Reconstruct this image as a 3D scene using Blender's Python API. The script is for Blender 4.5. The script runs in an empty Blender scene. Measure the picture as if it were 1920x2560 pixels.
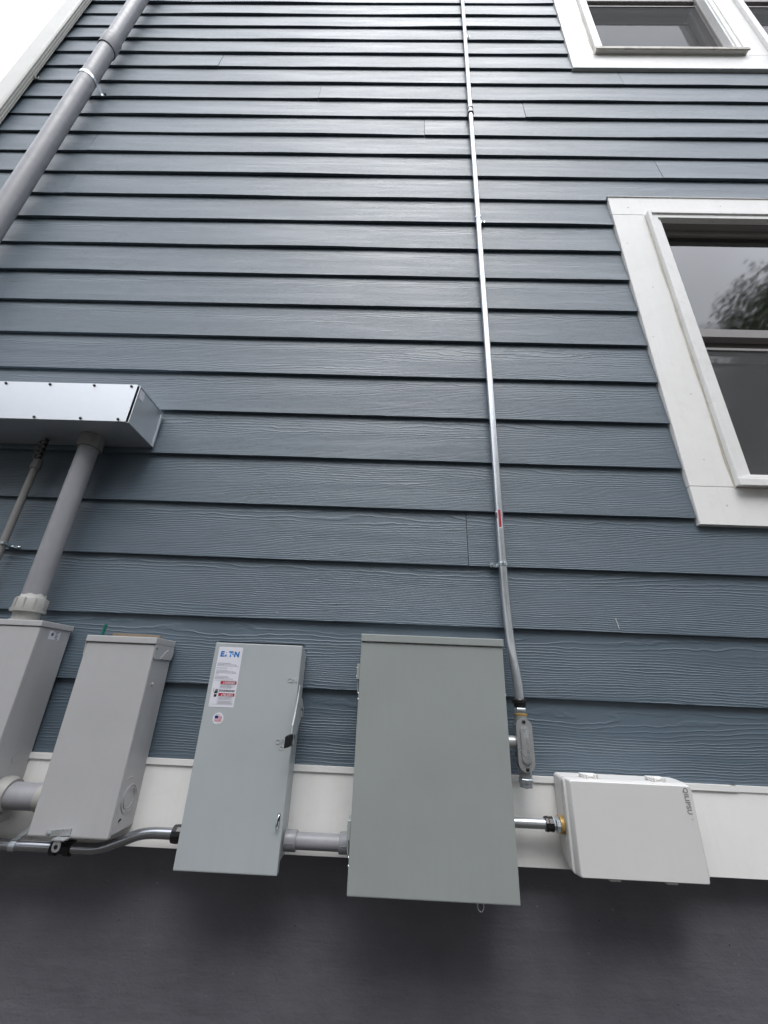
import bpy, bmesh, math, random
from mathutils import Vector, Matrix, noise

# ------------------------------------------------------------------ scene, camera, light
sc = bpy.context.scene
COL = sc.collection
sc.render.engine = 'CYCLES'
sc.render.resolution_x, sc.render.resolution_y = 768, 1024
sc.view_settings.view_transform = 'Standard'
sc.view_settings.look = 'None'
sc.view_settings.gamma = 1.0
sc.view_settings.use_curve_mapping = False
sc.view_settings.exposure = 1.03

S = 0.178            # siding exposure
Z0 = 1.35            # height of the siding's lower edge
CAM = Vector((0.0, -1.1942, 1.5387))
YAW, PITCH, ROLL = -0.0255262, 0.4036939, 0.0427320
cam = bpy.data.cameras.new('camera')
cam.sensor_fit = 'VERTICAL'
cam.sensor_height = 36.0
cam.lens = 14.417
cam.clip_start, cam.clip_end = 0.02, 1500
camo = bpy.data.objects.new('camera', cam)
COL.objects.link(camo)
fw = Vector((math.sin(YAW) * math.cos(PITCH), math.cos(YAW) * math.cos(PITCH), math.sin(PITCH)))
rt = Vector((math.cos(YAW), -math.sin(YAW), 0))
up = rt.cross(fw)
r2 = math.cos(ROLL) * rt + math.sin(ROLL) * up
u2 = -math.sin(ROLL) * rt + math.cos(ROLL) * up
mw = Matrix((r2, u2, -fw)).transposed().to_4x4()
mw.translation = CAM
camo.matrix_world = mw
sc.camera = camo

SUN_EL, SUN_AZ = math.radians(61), math.radians(2)     # azimuth measured from -Y (towards the viewer) to the right
world = bpy.data.worlds.new('World')
sc.world = world
world.use_nodes = True
wn, wl = world.node_tree.nodes, world.node_tree.links
wn.clear()
wo = wn.new('ShaderNodeOutputWorld'); wb = wn.new('ShaderNodeBackground')
sky = wn.new('ShaderNodeTexSky'); sky.sky_type = 'NISHITA'; sky.sun_disc = False
sky.sun_elevation = SUN_EL
sky.sun_rotation = math.pi - SUN_AZ
sky.air_density = 1.0; sky.dust_density = 3.0; sky.ozone_density = 1.0
hs = wn.new('ShaderNodeHueSaturation'); hs.inputs['Saturation'].default_value = 0.16
mixw = wn.new('ShaderNodeMix'); mixw.data_type = 'RGBA'
mixw.inputs['Factor'].default_value = 0.8              # share of the cloud sheet
# standard overcast sky: luminance (1 + 2 sin(elevation)) / 3 of the zenith's
wtc = wn.new('ShaderNodeTexCoord'); wsp = wn.new('ShaderNodeSeparateXYZ')
wl.new(wtc.outputs['Generated'], wsp.inputs[0])
wmr = wn.new('ShaderNodeMapRange'); wl.new(wsp.outputs[2], wmr.inputs[0])
wmr.inputs[3].default_value = 1 / 3; wmr.inputs[4].default_value = 1.0
wvm = wn.new('ShaderNodeVectorMath'); wvm.operation = 'SCALE'; wvm.inputs[0].default_value = (15.9, 16.5, 17.9)
wno = wn.new('ShaderNodeTexNoise'); wno.inputs['Scale'].default_value = 2.6; wno.inputs['Detail'].default_value = 4
wl.new(wtc.outputs['Generated'], wno.inputs['Vector'])
wm2 = wn.new('ShaderNodeMapRange'); wl.new(wno.outputs['Fac'], wm2.inputs[0])
for i_, v_ in enumerate((0.3, 0.7, 0.86, 1.14)): wm2.inputs[i_ + 1].default_value = v_
wmm = wn.new('ShaderNodeMath'); wmm.operation = 'MULTIPLY'; wl.new(wmr.outputs[0], wmm.inputs[0]); wl.new(wm2.outputs[0], wmm.inputs[1])
wl.new(wmm.outputs[0], wvm.inputs['Scale'])
wl.new(wvm.outputs[0], mixw.inputs[7])
wl.new(sky.outputs['Color'], hs.inputs['Color'])
wl.new(hs.outputs['Color'], mixw.inputs[6])
wl.new(mixw.outputs[2], wb.inputs['Color'])
wb.inputs['Strength'].default_value = 0.1
wl.new(wb.outputs['Background'], wo.inputs['Surface'])

sun = bpy.data.lights.new('sun', 'SUN')
sun.energy = 0.8
sun.angle = math.radians(29)
sun.color = (1.0, 0.98, 0.95)
suno = bpy.data.objects.new('sun', sun)
COL.objects.link(suno)
sdir = Vector((math.sin(SUN_AZ) * math.cos(SUN_EL), -math.cos(SUN_AZ) * math.cos(SUN_EL), math.sin(SUN_EL)))
suno.rotation_euler = sdir.to_track_quat('Z', 'Y').to_euler()
suno.location = sdir * 30

random.seed(7)

# ------------------------------------------------------------------ materials
class NT:
    def __init__(self, name):
        self.m = bpy.data.materials.new(name); self.m.use_nodes = True
        self.t = self.m.node_tree; self.n = self.t.nodes; self.l = self.t.links
        self.b = self.n['Principled BSDF']
    def node(self, t, **kw):
        x = self.n.new(t)
        for k, v in kw.items(): setattr(x, k, v)
        return x
    def link(self, a, b): self.l.new(a, b)
    def math(self, op, a, b=None, c=None, clamp=False):
        x = self.node('ShaderNodeMath', operation=op, use_clamp=clamp)
        for i, v in enumerate((a, b, c)):
            if v is None: continue
            if isinstance(v, (int, float)): x.inputs[i].default_value = v
            else: self.link(v, x.inputs[i])
        return x.outputs[0]
    def noise(self, vec, scale, detail=2.0, rough=0.5):
        x = self.node('ShaderNodeTexNoise')
        x.inputs['Scale'].default_value = scale; x.inputs['Detail'].default_value = detail; x.inputs['Roughness'].default_value = rough
        if vec is not None: self.link(vec, x.inputs['Vector'])
        return x.outputs['Fac']
    def xyz(self, x, y, z):
        c = self.node('ShaderNodeCombineXYZ')
        for i, v in enumerate((x, y, z)):
            if isinstance(v, (int, float)): c.inputs[i].default_value = v
            else: self.link(v, c.inputs[i])
        return c.outputs[0]
    def maprange(self, v, a, b, c, d, smooth=False):
        x = self.node('ShaderNodeMapRange')
        if smooth: x.interpolation_type = 'SMOOTHSTEP'
        self.link(v, x.inputs[0])
        for i, k in enumerate((a, b, c, d)): x.inputs[i + 1].default_value = k
        return x.outputs[0]
    def mixc(self, f, a, b):
        x = self.node('ShaderNodeMix', data_type='RGBA')
        if isinstance(f, (int, float)): x.inputs[0].default_value = f
        else: self.link(f, x.inputs[0])
        for i, v in ((6, a), (7, b)):
            if isinstance(v, tuple): x.inputs[i].default_value = (*v, 1)
            else: self.link(v, x.inputs[i])
        return x.outputs[2]
    def bump(self, h, strength, dist):
        x = self.node('ShaderNodeBump'); x.inputs['Strength'].default_value = strength; x.inputs['Distance'].default_value = dist
        self.link(h, x.inputs['Height']); self.link(x.outputs[0], self.b.inputs['Normal'])
        return x
    def setp(self, **kw):
        for k, v in kw.items():
            k = {'color': 'Base Color', 'rough': 'Roughness', 'metal': 'Metallic', 'spec': 'Specular IOR Level', 'coat': 'Coat Weight'}[k]
            if isinstance(v, tuple): v = (*v, 1)
            self.b.inputs[k].default_value = v

def painted(name, col, rough=0.45, var=0.06, scale=9.0, bump=0.0, bscale=600, metal=0.0, spec=0.5, dirt=None, dirt_amt=0.0, streak=0.0, can=0.0):
    t = NT(name); t.setp(color=col, rough=rough, metal=metal, spec=spec)
    tc = t.node('ShaderNodeTexCoord').outputs['Object']
    n = t.noise(tc, scale, 5, 0.6)
    f = t.maprange(n, 0.3, 0.7, 1 - var, 1 + var)
    dark = tuple(c * (1 - var) for c in col); lite = tuple(min(1, c * (1 + var)) for c in col)
    c = t.mixc(t.maprange(n, 0.3, 0.7, 0, 1), dark, lite)
    if dirt:
        n2 = t.noise(tc, 23, 6, 0.7)
        c = t.mixc(t.math('MULTIPLY', t.maprange(n2, 0.52, 0.75, 0, 1), dirt_amt), c, dirt)
    if streak:
        mp = t.node('ShaderNodeMapping'); mp.inputs['Scale'].default_value = (70, 70, 3.0); t.link(tc, mp.inputs[0])
        s1 = t.noise(mp.outputs[0], 1.0, 4, 0.6)
        s2 = t.noise(tc, 5.0, 2)
        f2 = t.math('MULTIPLY', t.maprange(s1, 0.45, 0.75, 0, streak), t.maprange(s2, 0.35, 0.65, 0, 1))
        c = t.mixc(f2, c, tuple(k * 0.45 for k in col))
        s3 = t.noise(tc, 210, 1)
        c = t.mixc(t.math('MULTIPLY', t.maprange(s3, 0.80, 0.83, 0, 1), min(1.0, streak * 2.0)), c, tuple(k * 0.4 for k in col))
    t.link(c, t.b.inputs['Base Color'])
    n3 = t.noise(tc, 40, 3)
    t.link(t.maprange(n3, 0.3, 0.7, rough - 0.05, rough + 0.07), t.b.inputs['Roughness'])
    if bump:
        hh = t.noise(tc, bscale, 2)
        if can: hh = t.math('ADD', hh, t.math('MULTIPLY', t.noise(tc, 7.0, 1), can))
        t.bump(hh, bump, 0.0004)
    return t.m

def make_siding():
    t = NT('slate_blue_fibre_cement'); t.setp(rough=0.5, spec=0.5, coat=0.4); t.b.inputs['Coat Roughness'].default_value = 0.42; t.b.inputs['Coat IOR'].default_value = 1.55
    tc = t.node('ShaderNodeTexCoord').outputs['Object']
    sp = t.node('ShaderNodeSeparateXYZ'); t.link(tc, sp.inputs[0])
    rnd = t.node('ShaderNodeObjectInfo').outputs['Random']
    x = t.math('ADD', sp.outputs[0], t.math('MULTIPLY', rnd, 61.0)); z = sp.outputs[2]
    tt = t.math('DIVIDE', z, S)
    t4 = t.math('POWER', t.math('MAXIMUM', tt, 0.0), 4.0)
    amt = t.math('ADD', 26.0, t.math('MULTIPLY', rnd, 9.0))
    phi = t.math('SUBTRACT', t.math('MULTIPLY', tt, amt), t.math('MULTIPLY', t4, 8.3))
    rv = t.math('MULTIPLY', rnd, 17.0)
    n1 = t.noise(t.xyz(t.math('MULTIPLY', x, 1.1), rv, t.math('MULTIPLY', z, 9.0)), 1.0, 2, 0.5)
    n2 = t.noise(t.xyz(t.math('MULTIPLY', x, 7.0), rv, t.math('MULTIPLY', z, 26.0)), 1.0, 3, 0.55)
    n3 = t.noise(t.xyz(t.math('MULTIPLY', x, 45.0), rv, t.math('MULTIPLY', z, 60.0)), 1.0, 2, 0.5)
    ln = t.math('ADD', phi, t.math('MULTIPLY', n1, 9.0))
    ln = t.math('ADD', ln, t.math('MULTIPLY', n2, 1.9))
    ln = t.math('ADD', ln, t.math('MULTIPLY', n3, 0.35))
    fr = t.math('FRACT', ln)
    tri = t.math('ABSOLUTE', t.math('SUBTRACT', fr, 0.5))           # 0 in the middle, .5 at the line
    ridge = t.maprange(tri, 0.24, 0.5, 0.0, 1.0, True)
    msk = t.noise(t.xyz(t.math('MULTIPLY', x, 1.6), rv, t.math('MULTIPLY', z, 34.0)), 1.0, 3, 0.6)
    ridge = t.math('MULTIPLY', ridge, t.maprange(msk, 0.34, 0.62, 0.25, 1.0))
    fine = t.noise(t.xyz(t.math('MULTIPLY', x, 14.0), rv, t.math('MULTIPLY', z, 420.0)), 1.0, 3, 0.6)
    h = t.math('ADD', ridge, t.math('MULTIPLY', fine, 0.35))
    bp_ = t.bump(h, 0.74, 0.0012); t.link(bp_.outputs[0], t.b.inputs['Coat Normal'])
    # colour: board to board, chalky clouding, scuffs
    cl = t.noise(t.xyz(t.math('MULTIPLY', x, 2.2), rv, t.math('MULTIPLY', z, 7.0)), 1.0, 5, 0.65)
    c = t.mixc(t.maprange(cl, 0.3, 0.7, 0, 1), (0.064, 0.095, 0.125), (0.080, 0.115, 0.148))
    c = t.mixc(t.math('MULTIPLY', rnd, 0.38), c, (0.102, 0.133, 0.162))
    sc1 = t.noise(t.xyz(t.math('MULTIPLY', x, 9.0), rv, t.math('MULTIPLY', z, 30.0)), 1.0, 6, 0.75)
    c = t.mixc(t.math('MULTIPLY', t.maprange(sc1, 0.55, 0.70, 0, 1), 0.5), c, (0.055, 0.07, 0.085))
    sc2 = t.noise(t.xyz(t.math('MULTIPLY', x, 38.0), rv, t.math('MULTIPLY', z, 60.0)), 1.0, 2, 0.5)
    c = t.mixc(t.math('MULTIPLY', t.maprange(sc2, 0.80, 0.82, 0, 1), 0.5), c, (0.32, 0.36, 0.38))
    t.link(c, t.b.inputs['Base Color'])
    t.link(t.maprange(cl, 0.3, 0.7, 0.46, 0.56), t.b.inputs['Roughness'])
    return t.m

def make_galv(name, col=(0.72, 0.75, 0.78), rough=0.34, streak=True):
    t = NT(name); t.setp(color=col, rough=rough, metal=0.9)
    tc = t.node('ShaderNodeTexCoord').outputs['Object']
    n = t.noise(tc, 35, 5, 0.65)
    c = t.mixc(t.maprange(n, 0.35, 0.7, 0, 1), tuple(k * 0.965 for k in col), col)
    t.link(c, t.b.inputs['Base Color'])
    t.link(t.maprange(n, 0.3, 0.7, rough - 0.04, rough + 0.06), t.b.inputs['Roughness'])
    return t.m

def make_foundation():
    t = NT('dark_painted_concrete'); t.setp(rough=0.5, spec=0.4)
    tc = t.node('ShaderNodeTexCoord').outputs['Object']
    a = t.noise(tc, 2.6, 5, 0.55); b = t.noise(tc, 160, 3, 0.6); d = t.noise(tc, 12, 4, 0.6)
    c = t.mixc(t.maprange(d, 0.3, 0.7, 0, 1), (0.108, 0.108, 0.122), (0.128, 0.128, 0.143))
    mpv = t.node('ShaderNodeMapping'); mpv.inputs['Scale'].default_value = (14, 14, 1.6); t.link(tc, mpv.inputs[0])
    drip = t.noise(mpv.outputs[0], 1.0, 5, 0.65)
    c = t.mixc(t.math('MULTIPLY', t.maprange(drip, 0.5, 0.75, 0, 1), 0.18), c, (0.085, 0.084, 0.092))
    big = t.noise(tc, 5.0, 5, 0.6)
    c = t.mixc(t.math('MULTIPLY', t.maprange(big, 0.5, 0.7, 0, 1), 0.22), c, (0.165, 0.164, 0.18))
    pit = t.noise(tc, 130, 1, 0.5)
    c = t.mixc(t.maprange(pit, 0.77, 0.80, 0, 0.85), c, (0.02, 0.02, 0.022))
    sp = t.noise(tc, 75, 2, 0.5)
    c = t.mixc(t.math('MULTIPLY', t.maprange(sp, 0.74, 0.78, 0, 1), 0.5), c, (0.3, 0.3, 0.3))
    t.link(c, t.b.inputs['Base Color'])
    mp = t.node('ShaderNodeMapping'); mp.inputs['Rotation'].default_value = (0, math.radians(35), 0); mp.inputs['Scale'].default_value = (3, 3, 22); t.link(tc, mp.inputs[0])
    tro = t.noise(mp.outputs[0], 1.0, 4, 0.6)
    h = t.math('ADD', t.math('MULTIPLY', a, 5.0), t.math('ADD', t.math('MULTIPLY', b, 0.25), t.math('MULTIPLY', tro, 0.8)))
    t.bump(h, 0.9, 0.0035)
    t.link(t.maprange(d, 0.3, 0.7, 0.42, 0.58), t.b.inputs['Roughness'])
    return t.m

def make_glass():
    m = bpy.data.materials.new('window_glass'); m.use_nodes = True
    n, l = m.node_tree.nodes, m.node_tree.links; n.clear()
    o = n.new('ShaderNodeOutputMaterial'); mx = n.new('ShaderNodeMixShader'); tr = n.new('ShaderNodeBsdfTransparent'); gl = n.new('ShaderNodeBsdfGlossy')
    tr.inputs[0].default_value = (0.72, 0.76, 0.74, 1); gl.inputs['Roughness'].default_value = 0.045
    fr = n.new('ShaderNodeFresnel'); fr.inputs[0].default_value = 1.7
    tc = n.new('ShaderNodeTexCoord'); nz = n.new('ShaderNodeTexNoise'); nz.inputs['Scale'].default_value = 5; bp = n.new('ShaderNodeBump'); bp.inputs['Strength'].default_value = 0.035; bp.inputs['Distance'].default_value = 0.01
    l.new(tc.outputs['Object'], nz.inputs['Vector']); l.new(nz.outputs['Fac'], bp.inputs['Height']); l.new(bp.outputs[0], gl.inputs['Normal'])
    ml = n.new('ShaderNodeMath'); ml.operation = 'MULTIPLY'; ml.inputs[1].default_value = 1.75; ml.use_clamp = True
    l.new(fr.outputs[0], ml.inputs[0]); l.new(ml.outputs[0], mx.inputs[0]); l.new(tr.outputs[0], mx.inputs[1]); l.new(gl.outputs[0], mx.inputs[2]); l.new(mx.outputs[0], o.inputs[0])
    return m

def make_screen():
    m = bpy.data.materials.new('insect_screen'); m.use_nodes = True
    n, l = m.node_tree.nodes, m.node_tree.links; n.clear()
    o = n.new('ShaderNodeOutputMaterial'); mx = n.new('ShaderNodeMixShader'); tr = n.new('ShaderNodeBsdfTransparent'); df = n.new('ShaderNodeBsdfDiffuse')
    df.inputs[0].default_value = (0.15, 0.152, 0.154, 1); mx.inputs[0].default_value = 0.52
    l.new(tr.outputs[0], mx.inputs[1]); l.new(df.outputs[0], mx.inputs[2]); l.new(mx.outputs[0], o.inputs[0])
    return m

def make_leaf(name, a, b):
    t = NT(name); t.setp(rough=0.6)
    g = t.node('ShaderNodeNewGeometry')
    t.link(t.mixc(g.outputs['Random Per Island'], a, b), t.b.inputs['Base Color'])
    return t.m

M = dict(
    siding=make_siding(),
    trim=painted('white_trim_paint', (0.87, 0.86, 0.84), 0.42, 0.03, 4, dirt=(0.60, 0.57, 0.52), dirt_amt=0.16, bump=0.08, bscale=120, streak=0.12, can=6),
    flash=painted('white_metal_flashing', (0.80, 0.795, 0.78), 0.38, 0.03, 4),
    vinyl=painted('white_vinyl', (0.82, 0.815, 0.80), 0.35, 0.03, 6, dirt=(0.45, 0.41, 0.34), dirt_amt=0.25),
    sill=painted('stained_sill', (0.50, 0.47, 0.41), 0.5, 0.2, 16, dirt=(0.10, 0.085, 0.06), dirt_amt=0.8),
    sealant=painted('aged_sealant', (0.52, 0.49, 0.42), 0.6, 0.12, 25, dirt=(0.30, 0.25, 0.18), dirt_amt=0.7),
    filler=painted('nail_filler', (0.66, 0.65, 0.63), 0.7, 0.1, 60),
    sash=painted('taupe_sash', (0.26, 0.245, 0.24), 0.5, 0.06, 8),
    cream=painted('cream_downspout', (0.60, 0.59, 0.55), 0.4, 0.04, 5, dirt=(0.5, 0.47, 0.38), dirt_amt=0.2),
    found=make_foundation(),
    sheath=painted('dark_sheathing', (0.03, 0.03, 0.03), 0.8),
    pvc=painted('grey_pvc', (0.265, 0.265, 0.285), 0.42, 0.06, 12, dirt=(0.42, 0.41, 0.40), dirt_amt=0.25),
    pvc_dk=painted('aged_grey_pvc', (0.21, 0.205, 0.20), 0.5, 0.08, 14),
    pvc_lt=painted('pale_pvc_fitting', (0.33, 0.325, 0.31), 0.45, 0.08, 14, dirt=(0.30, 0.26, 0.20), dirt_amt=0.35),
    pvc_new=painted('new_grey_pvc_fitting', (0.24, 0.245, 0.26), 0.35, 0.04, 14),
    primer=painted('white_primer', (0.60, 0.59, 0.57), 0.6, 0.05, 20),
    steelA=painted('warm_grey_enamel', (0.43, 0.428, 0.434), 0.36, 0.035, 6, bump=0.12, dirt=(0.33, 0.32, 0.31), dirt_amt=0.15, streak=0.10, can=26),
    steelC=painted('blue_grey_enamel', (0.40, 0.432, 0.442), 0.33, 0.03, 6, bump=0.12, streak=0.07, can=26),
    steelD=painted('green_grey_enamel', (0.305, 0.328, 0.318), 0.34, 0.03, 6, bump=0.12, streak=0.06, can=26),
    poly=painted('pale_polycarbonate', (0.66, 0.653, 0.64), 0.4, 0.025, 5, bump=0.06, bscale=400, streak=0.03),
    galv=make_galv('galvanised_sheet', (0.72, 0.745, 0.775), 0.45),
    emt=make_galv('zinc_tube', (0.60, 0.62, 0.64), 0.3),
    emt_dk=make_galv('dark_zinc_tube', (0.42, 0.43, 0.46), 0.2),
    zinc=make_galv('bright_zinc', (0.74, 0.80, 0.84), 0.2),
    cast=painted('cast_zinc_grey', (0.40, 0.41, 0.415), 0.28, 0.12, 30, metal=0.45, bump=0.1, bscale=300),
    dark_metal=painted('dark_metal', (0.06, 0.06, 0.06), 0.35, 0.1, 30, metal=0.7),
    clamp=painted('dull_clamp_metal', (0.13, 0.13, 0.125), 0.45, 0.2, 60, metal=0.4),
    black=painted('black_plastic', (0.012, 0.012, 0.013), 0.3, 0.1, 30),
    brass=painted('yellow_chromate_ring', (0.45, 0.29, 0.09), 0.35, 0.1, 30, metal=0.3),
    hinge=painted('pale_plastic_hinge', (0.76, 0.755, 0.735), 0.4, 0.03, 20),
    paper=painted('sticker_white', (0.70, 0.70, 0.76), 0.4, 0.02, 20),
    ink=painted('print_grey', (0.12, 0.12, 0.14), 0.5, 0.0),
    inkl=painted('print_pale_grey', (0.33, 0.33, 0.37), 0.5, 0.0),
    inkk=painted('print_black', (0.015, 0.015, 0.018), 0.5, 0.0),
    blue=painted('print_blue', (0.005, 0.15, 0.47), 0.4, 0.0),
    navy=painted('print_navy', (0.02, 0.02, 0.16), 0.4, 0.0),
    red=painted('print_red', (0.38, 0.012, 0.03), 0.4, 0.0),
    pink=painted('print_stripe', (0.60, 0.20, 0.22), 0.4, 0.0),
    text_grey=painted('print_taupe', (0.21, 0.20, 0.195), 0.5, 0.0),
    green=painted('green_plastic', (0.004, 0.12, 0.085), 0.3, 0.05),
    card=painted('brown_cardboard', (0.21, 0.16, 0.11), 0.8, 0.1, 30),
    glass=make_glass(), screen=make_screen(),
    room=painted('room_paint', (0.42, 0.41, 0.39), 0.8, 0.03),
    ceil=painted('ceiling_paint', (0.72, 0.71, 0.69), 0.8, 0.02),
    blind=painted('blind_slat', (0.70, 0.70, 0.69), 0.5, 0.03),
    roof=painted('roof_shingle', (0.06, 0.06, 0.065), 0.9, 0.2, 40),
    ground=painted('mulch_and_dirt', (0.04, 0.035, 0.03), 0.95, 0.3, 3, bump=0.4, bscale=30),
    bark=painted('bark', (0.09, 0.07, 0.05), 0.9, 0.3, 20),
    leaf=make_leaf('leaves', (0.05, 0.085, 0.03), (0.11, 0.15, 0.06)),
)

# ------------------------------------------------------------------ mesh helpers (all in world coordinates)
def new(): return bmesh.new()

def box(bm, x0, x1, y0, y1, z0, z1, bev=0.0, seg=1):
    v = [bm.verts.new(p) for p in ((x0, y0, z0), (x1, y0, z0), (x1, y1, z0), (x0, y1, z0), (x0, y0, z1), (x1, y0, z1), (x1, y1, z1), (x0, y1, z1))]
    fs = [bm.faces.new([v[i] for i in f]) for f in ((0, 3, 2, 1), (4, 5, 6, 7), (0, 1, 5, 4), (1, 2, 6, 5), (2, 3, 7, 6), (3, 0, 4, 7))]
    if bev:
        es = list({e for f in fs for e in f.edges})
        bmesh.ops.bevel(bm, geom=es, offset=bev, segments=seg, profile=0.6, affect='EDGES')
    return v

def tube(bm, pts, rad, seg=24, cap=True, angle0=0.0):
    pts = [Vector(p) for p in pts]
    if isinstance(rad, (int, float)): rad = [rad] * len(pts)
    rings = []
    t0 = (pts[1] - pts[0]).normalized()
    ref = Vector((0, 0, 1)) if abs(t0.z) < 0.9 else Vector((0, -1, 0))
    n = (ref - t0 * ref.dot(t0)).normalized()
    prev = t0
    for i, p in enumerate(pts):
        a = pts[max(i - 1, 0)]; b = pts[min(i + 1, len(pts) - 1)]
        t = (b - a).normalized() if (b - a).length > 1e-9 else prev
        n = (n - t * n.dot(t)).normalized(); bn = t.cross(n); prev = t
        rings.append([bm.verts.new(p + (n * math.cos(angle0 + 2 * math.pi * k / seg) + bn * math.sin(angle0 + 2 * math.pi * k / seg)) * rad[i]) for k in range(seg)])
    for a, b in zip(rings, rings[1:]):
        for k in range(seg):
            bm.faces.new((a[k], a[(k + 1) % seg], b[(k + 1) % seg], b[k]))
    if cap:
        bm.faces.new(list(reversed(rings[0]))); bm.faces.new(rings[-1])

def lathe(bm, base, axis, prof, seg=24, angle0=0.0):
    "prof: list of (distance along axis, radius)"
    base, axis = Vector(base), Vector(axis).normalized()
    ref = Vector((0, 0, 1)) if abs(axis.z) < 0.9 else Vector((0, -1, 0))
    n = (ref - axis * ref.dot(axis)).normalized(); bn = axis.cross(n)
    rings = [[bm.verts.new(base + axis * d + (n * math.cos(angle0 + 2 * math.pi * k / seg) + bn * math.sin(angle0 + 2 * math.pi * k / seg)) * r) for k in range(seg)] for d, r in prof]
    for a, b in zip(rings, rings[1:]):
        for k in range(seg): bm.faces.new((a[k], a[(k + 1) % seg], b[(k + 1) % seg], b[k]))
    bm.faces.new(list(reversed(rings[0]))); bm.faces.new(rings[-1])

def prism(bm, pts, off, bev=0.0):
    "closed polygon (3D points) pushed along off"
    a = [bm.verts.new(p) for p in pts]; off = Vector(off)
    b = [bm.verts.new(Vector(p) + off) for p in pts]
    f = [bm.faces.new(a), bm.faces.new(list(reversed(b)))]
    n = len(pts)
    for i in range(n): f.append(bm.faces.new((a[(i + 1) % n], a[i], b[i], b[(i + 1) % n])))
    if bev:
        bmesh.ops.bevel(bm, geom=list({e for q in f for e in q.edges}), offset=bev, segments=2, profile=0.6, affect='EDGES')

def rrect(cx, cz, w, h, r, n=5):
    out = []
    for qx, qz, a0 in ((1, 1, 0), (-1, 1, 90), (-1, -1, 180), (1, -1, 270)):
        for k in range(n + 1):
            a = math.radians(a0 + 90 * k / n)
            out.append((cx + qx * (w / 2 - r) + r * math.cos(a), cz + qz * (h / 2 - r) + r * math.sin(a)))
    return out

def obj(name, bm, mat, parent=None, origin=None, smooth=False, label=None):
    bmesh.ops.recalc_face_normals(bm, faces=bm.faces)
    me = bpy.data.meshes.new(name)
    o0 = Vector(origin) if origin is not None else (parent['_o'] if False else None)
    bm.to_mesh(me); bm.free()
    return finish(name, me, mat, parent, origin, smooth, label)

ROOT = {}
def wloc(o): return ROOT.get(o, Vector((0, 0, 0)))

def finish(name, me, mat, parent, origin=None, smooth=False, label=None):
    base = Vector(origin) if origin is not None else (wloc(parent) if parent else Vector((0, 0, 0)))
    if base.length: me.transform(Matrix.Translation(-base))
    me.materials.append(M[mat] if isinstance(mat, str) else mat)
    if smooth:
        me.polygons.foreach_set('use_smooth', [True] * len(me.polygons))
        me.set_sharp_from_angle(angle=math.radians(38))
    o = bpy.data.objects.new(name, me); COL.objects.link(o)
    o.location = base - (wloc(parent) if parent else Vector((0, 0, 0)))
    o.parent = parent; ROOT[o] = base
    if label: o['label'] = label
    return o

def thing(name, label, cat, loc, group=None):
    o = bpy.data.objects.new(name, None); COL.objects.link(o)
    o.empty_display_size = 0.05
    o.location = loc; ROOT[o] = Vector(loc)
    o['label'] = label; o['category'] = cat
    if group: o['group'] = group
    return o

def tag(o, label, cat, group=None):
    o['label'] = label; o['category'] = cat
    if group: o['group'] = group
    return o

def text_mesh(s, size, bold=0.0, extr=0.0, shear=0.0, align='LEFT', spacing=1.0):
    cu = bpy.data.curves.new('t', 'FONT'); cu.body = s; cu.size = size; cu.offset = bold * size; cu.extrude = extr
    cu.shear = shear; cu.align_x = align; cu.resolution_u = 3; cu.space_character = spacing
    o = bpy.data.objects.new('t', cu); COL.objects.link(o)
    dg = bpy.context.evaluated_depsgraph_get(); dg.update()
    me = bpy.data.meshes.new_from_object(o.evaluated_get(dg))
    bpy.data.objects.remove(o); bpy.data.curves.remove(cu)
    me.materials.clear()
    return me

FRONT = Matrix(((1, 0, 0, 0), (0, 0, -1, 0), (0, 1, 0, 0), (0, 0, 0, 1)))       # text plane -> facing -Y
def text(name, s, size, pos, mat, parent, rot=0.0, base=FRONT, **kw):
    me = text_mesh(s, size, **kw)
    me.transform(Matrix.Translation(pos) @ base @ Matrix.Rotation(rot, 4, 'Z'))
    return finish(name, me, mat, parent)

def screw(parent, pos, axis, r=0.004, h=0.003, mat='zinc', hexa=False, name='screw'):
    b = new(); lathe(b, pos, axis, [(0, r), (h * 0.6, r), (h, r * (1.0 if hexa else 0.6))], 6 if hexa else 12)
    return obj(name, b, mat, parent, smooth=not hexa)

# ------------------------------------------------------------------ ground
b = new(); R_ = 300
vs = [b.verts.new(p) for p in ((-R_, -R_, 0), (R_, -R_, 0), (R_, R_, 0), (-R_, R_, 0))]; b.faces.new(vs)
g = obj('ground', b, 'ground'); g['kind'] = 'structure'

# ------------------------------------------------------------------ house
HX0, HX1, HTOP = -2.30, 3.75, 10.0
house = thing('house', 'slate blue lap sided house wall with white trim and dark grey foundation', 'house', (0.7, 0.1, 0))

# windows: (outer casing x0, x1, z0, z1), lights
WIN = [dict(x0=0.948, x1=3.03, z0=2.040, z1=3.676, fz0=2.173, fz1=3.549, lights=((1.092, 1.985), (2.165, 2.90))),
       dict(x0=0.962, x1=3.05, z0=4.903, z1=6.930, fz0=5.066, fz1=6.800, lights=((1.112, 2.000), (2.140, 2.92)))]

# sheathing behind the planks, with openings left for the windows
b = new()
def cols(z0, z1, spans):
    for a, c in spans: box(b, a, c, 0.030, 0.115, z0, z1)
cols(1.20, WIN[0]['fz0'], [(HX0 + 0.02, HX1)])
def gaps(w):
    xs = [HX0 + 0.02] + [q for l in w['lights'] for q in l] + [HX1]
    return list(zip(xs[0::2], xs[1::2]))
cols(WIN[0]['fz0'], WIN[0]['fz1'], gaps(WIN[0]))
cols(WIN[0]['fz1'], WIN[1]['fz0'], [(HX0 + 0.02, HX1)])
cols(WIN[1]['fz0'], WIN[1]['fz1'], gaps(WIN[1]))
cols(WIN[1]['fz1'], HTOP, [(HX0 + 0.02, HX1)])
obj('wall_sheathing', b, 'sheath', house)

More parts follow.
